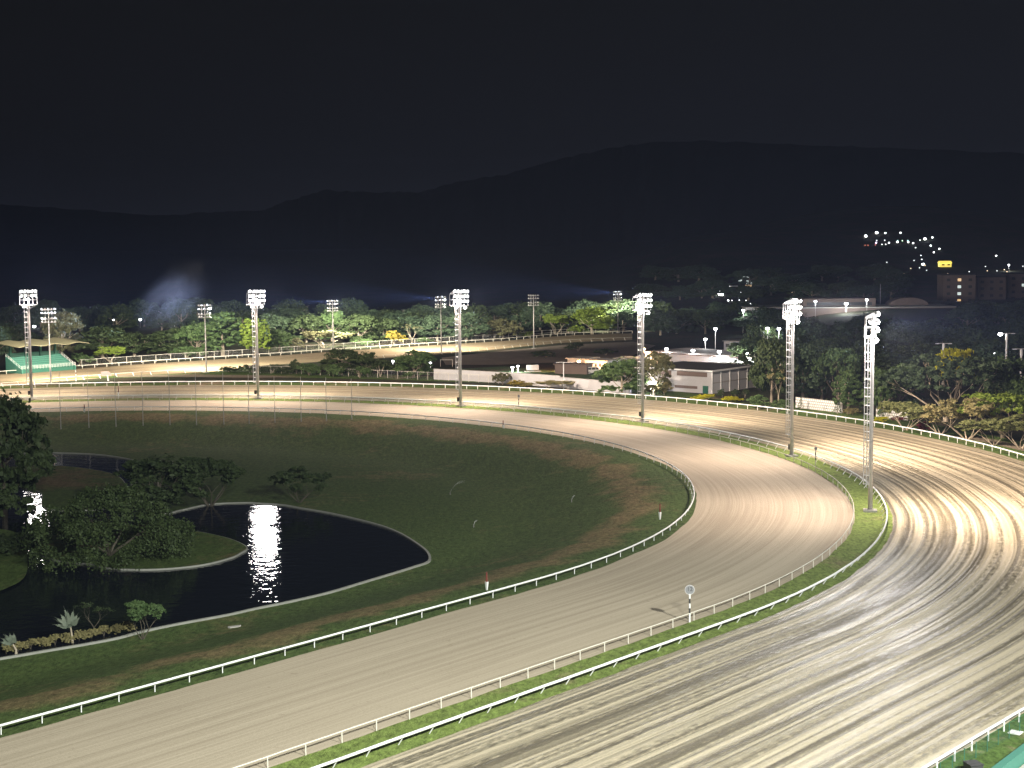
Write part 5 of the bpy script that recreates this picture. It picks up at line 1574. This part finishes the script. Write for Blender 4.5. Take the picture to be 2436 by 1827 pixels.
def distance_board():
    b = G(256, 906); root = thing('distance_board', 'pinkish slanted board on a stout white post beside the chute', 'sign', tuple(b), 0.2)
    mb = MB(); mb.tube([(0.2, 0, 0), (0, 0, 1.6)], [0.28, 0.2], 6); mb.build('post', M['white'], root)
    mb = MB(); mb.add([(-1.7, 0, 1.5), (0.2, 0, 1.3), (1.1, 0, 1.3), (0.8, 0, 2.2), (0.1, 0, 2.7), (-1.8, 0, 2.6), (-1.7, 0.25, 1.5), (0.2, 0.25, 1.3), (1.1, 0.25, 1.3), (0.8, 0.25, 2.2), (0.1, 0.25, 2.7), (-1.8, 0.25, 2.6)],
                        [(0, 1, 2, 3, 4, 5), (11, 10, 9, 8, 7, 6)] + [((i + 1) % 6, i, 6 + i, 6 + (i + 1) % 6) for i in range(6)])
    M['pinkboard'] = plain('faded_pink_board', (0.50, 0.36, 0.34), 0.6); mb.build('panel', M['pinkboard'], root)
distance_board()

b = Gi(557, 1493); root = thing('pale_slab', 'pale broken slab lying in the grass of the near bank', 'slab', tuple(b), 0.2)
mb = MB(); mb.add([(-0.7, 0, 0), (-0.5, -0.3, 0), (0.5, -0.3, 0), (0.8, 0.2, 0), (-0.7, 0.1, 0.16), (-0.4, -0.25, 0.12), (0.5, -0.2, 0.16), (0.75, 0.2, 0.24)], [(3, 2, 1, 0), (4, 5, 6, 7), (0, 1, 5, 4), (1, 2, 6, 5), (2, 3, 7, 6), (3, 0, 4, 7)])
mb.build('slab', M['concrete'], root)

# sprinkler jets playing on the infield
def sprinkler(px, py, w, h, side, label):
    b = Gi(px, py); root = thing('sprinkler', label, 'sprinkler', tuple(b), 0, 'sprinklers on the infield')
    mb = MB(); mb.tube([(0, 0, 0), (0, 0, 0.4)], 0.05, 5); mb.build('riser', M['steel'], root)
    r = random.Random(int(px)); mb = MB()
    for q in range(90):
        a = r.uniform(-0.25, 0.25); t = r.random(); k = r.uniform(0.8, 1.0)
        x = side * w * t * k + a * t * 0.6; z = 0.4 + h * 4 * (t * 0.62) * (1 - t * 0.62) * k
        mb.ball((x, a * 3 * t, z), r.uniform(0.015, 0.035), 4, 3)
    mb.build('water_drops', M['white'], root)
sprinkler(1071, 1177, 2.6, 2.0, 1, 'sprinkler throwing a thin arc of water over the middle of the infield')
sprinkler(1360, 1195, 0.5, 0.7, 1, 'low sprinkler spray right of the middle of the infield')
sprinkler(1127, 1255, 0.5, 0.7, 1, 'low sprinkler spray nearer the pond end of the infield')

# ================================================================ NEAR RIGHT CORNER
def corner():
    a, b = G(2230, 1840), G(2500, 1655)
    u = (b - a).normalized(); v = Vector((u.y, -u.x, 0))            # v points towards the viewer
    # green mesh fence on dark posts
    f0, f1 = G(2236, 1856), G(2520, 1688)
    root = thing('green_fence', 'thin dark green mesh fence at the near right corner', 'fence')
    L = (f1 - f0).length; n = int(L / 1.9)
    for k in range(n + 1):
        p = f0.lerp(f1, k / n); mb = MB(); mb.tube([(p.x, p.y, 0), (p.x, p.y, 1.35)], 0.035, 5); mb.build('post', M['midgreen'], root)
    mb = MB(); mb.tube([(f0.x, f0.y, 1.33), (f1.x, f1.y, 1.33)], 0.018, 4)
    k = 0.0
    while k < L:
        p = f0.lerp(f1, k / L); mb.tube([(p.x, p.y, 0.05), (p.x, p.y, 1.33)], 0.004, 3, False); k += 0.16
    for z in (0.3, 0.6, 0.9): mb.tube([(f0.x, f0.y, z), (f1.x, f1.y, z)], 0.004, 3, False)
    mb.build('wire_mesh', M['midgreen'], root)
    M['nearturf'] = grass_mat('near_turf', (0.050, 0.130, 0.030), (0.090, 0.200, 0.055), (0.10, 0.13, 0.06), 0.2)
    sheet('near_lawn', M['nearturf'], [f0 - u * 8, f1 + u * 6, f1 + u * 6 + v * 30, f0 - u * 8 + v * 30], 0.045)
    # teal parapet wall and walkway
    w0, w1 = G(2330, 1850, 1.0), G(2460, 1752, 1.0)
    w0.z = w1.z = 0; uu = (w1 - w0).normalized(); vv = Vector((uu.y, -uu.x, 0))
    root = thing('parapet_wall', 'teal green painted parapet wall at the near right corner', 'wall')
    c = (w0 + w1) / 2; rz = math.atan2(uu.y, uu.x)
    mb = MB(); q = c + vv * 0.35; mb.box((q.x, q.y, 0.5), (30, 0.5, 1.0), rz); mb.build('wall_face', M['palegreen'], root)
    mb = MB(); mb.box((q.x, q.y, 1.06), (30, 0.62, 0.12), rz); mb.build('coping', M['palegreen'], root)
    q = c + vv * 3.8
    mb = MB(); mb.box((q.x, q.y, 0.06), (30, 6.2, 0.12), rz); o = mb.build('walkway', M['concrete']); tag(o, kind='structure')
    s0 = G(2416, 1745); root = thing('floor_slab', 'pale square slab lying on the grass inside the green fence', 'slab', tuple(s0), rz)
    mb = MB(); mb.box((0, 0, 0.08), (0.95, 0.95, 0.10)); mb.build('slab', M['white'], root)
    s1 = G(2315, 1838); root = thing('cabinet', 'dark box with a pale rim at the bottom edge of the picture', 'cabinet', tuple(s1), rz + 0.9)
    mb = MB(); mb.box((0, 0, 0.35), (1.1, 1.0, 0.7)); mb.build('body', M['dark'], root)
    mb = MB(); mb.box((0, 0, 0.73), (1.2, 1.1, 0.06)); mb.build('lid', M['dark'], root)
corner()

# ================================================================ SMOKE
def smoke():
    m = bpy.data.materials.new('drifting_smoke'); m.use_nodes = True
    nt = m.node_tree; nt.nodes.clear(); n, l = nt.nodes, nt.links
    out = n.new('ShaderNodeOutputMaterial'); pv = n.new('ShaderNodeVolumePrincipled')
    tcn = n.new('ShaderNodeTexCoord')
    warp = n.new('ShaderNodeTexNoise'); warp.inputs['Scale'].default_value = 1.6; warp.inputs['Detail'].default_value = 3
    l.new(tcn.outputs['Object'], warp.inputs['Vector'])
    wv = n.new('ShaderNodeVectorMath'); wv.operation = 'MULTIPLY_ADD'; l.new(warp.outputs['Color'], wv.inputs[0])
    wv.inputs[1].default_value = (0.9, 0.9, 0.9); l.new(tcn.outputs['Object'], wv.inputs[2])
    sb = n.new('ShaderNodeVectorMath'); sb.operation = 'SUBTRACT'; l.new(wv.outputs[0], sb.inputs[0]); sb.inputs[1].default_value = (0.45, 0.45, 0.45)
    vm = n.new('ShaderNodeVectorMath'); vm.operation = 'LENGTH'; l.new(sb.outputs[0], vm.inputs[0])
    edge = n.new('ShaderNodeVectorMath'); edge.operation = 'LENGTH'; l.new(tcn.outputs['Object'], edge.inputs[0])
    ef = n.new('ShaderNodeMapRange'); l.new(edge.outputs['Value'], ef.inputs[0]); ef.inputs[1].default_value = 1.0; ef.inputs[2].default_value = 0.6
    fall = n.new('ShaderNodeMapRange'); l.new(vm.outputs['Value'], fall.inputs[0]); fall.inputs[1].default_value = 0.85; fall.inputs[2].default_value = 0.1
    nz = noise(n, l, mapping(n, l, wv.outputs[0], 1.6, 1.6, 2.6), 2.4, 5, 0.7)
    mr = n.new('ShaderNodeMapRange'); l.new(nz, mr.inputs[0]); mr.inputs[1].default_value = 0.42; mr.inputs[2].default_value = 0.70
    d = mth(n, l, 'MULTIPLY', mth(n, l, 'MULTIPLY', mth(n, l, 'MULTIPLY', fall.outputs[0], ef.outputs[0]), mr.outputs[0]), SMOKE_D)
    l.new(d, pv.inputs['Density']); pv.inputs['Color'].default_value = (0.85, 0.85, 0.9, 1)
    l.new(pv.outputs[0], out.inputs['Volume'])
    mb = MB(); mb.ball((0, 0, 0), 1.0, 16, 12); me = mb.mesh('smoke', m, True)
    c = at(410, 715, 540.0)
    o = link('smoke', me); o.location = c; o.scale = (12, 9, 22); o.rotation_euler = (0, R_(38), 0)
    tag(o, 'pale smoke drifting up over the dark trees left of the slim mast', None, None, 'stuff')
SMOKE_D = 0.026
smoke()

# ================================================================ HAZE
def build_haze():
    m = bpy.data.materials.new('night_haze'); m.use_nodes = True
    nt = m.node_tree; nt.nodes.clear()
    out = nt.nodes.new('ShaderNodeOutputMaterial'); pv = nt.nodes.new('ShaderNodeVolumePrincipled')
    pv.inputs['Color'].default_value = (0.52, 0.62, 1.0, 1)
    pv.inputs['Density'].default_value = HAZE
    pv.inputs['Anisotropy'].default_value = 0.2
    nt.links.new(pv.outputs[0], out.inputs['Volume'])
    mb = MB(); mb.box((0, 4100, 215), (12600, 9300, 434))
    o = mb.build('haze', m); tag(o, 'thin bluish night haze lit by the floodlights', None, None, 'stuff')
build_haze()
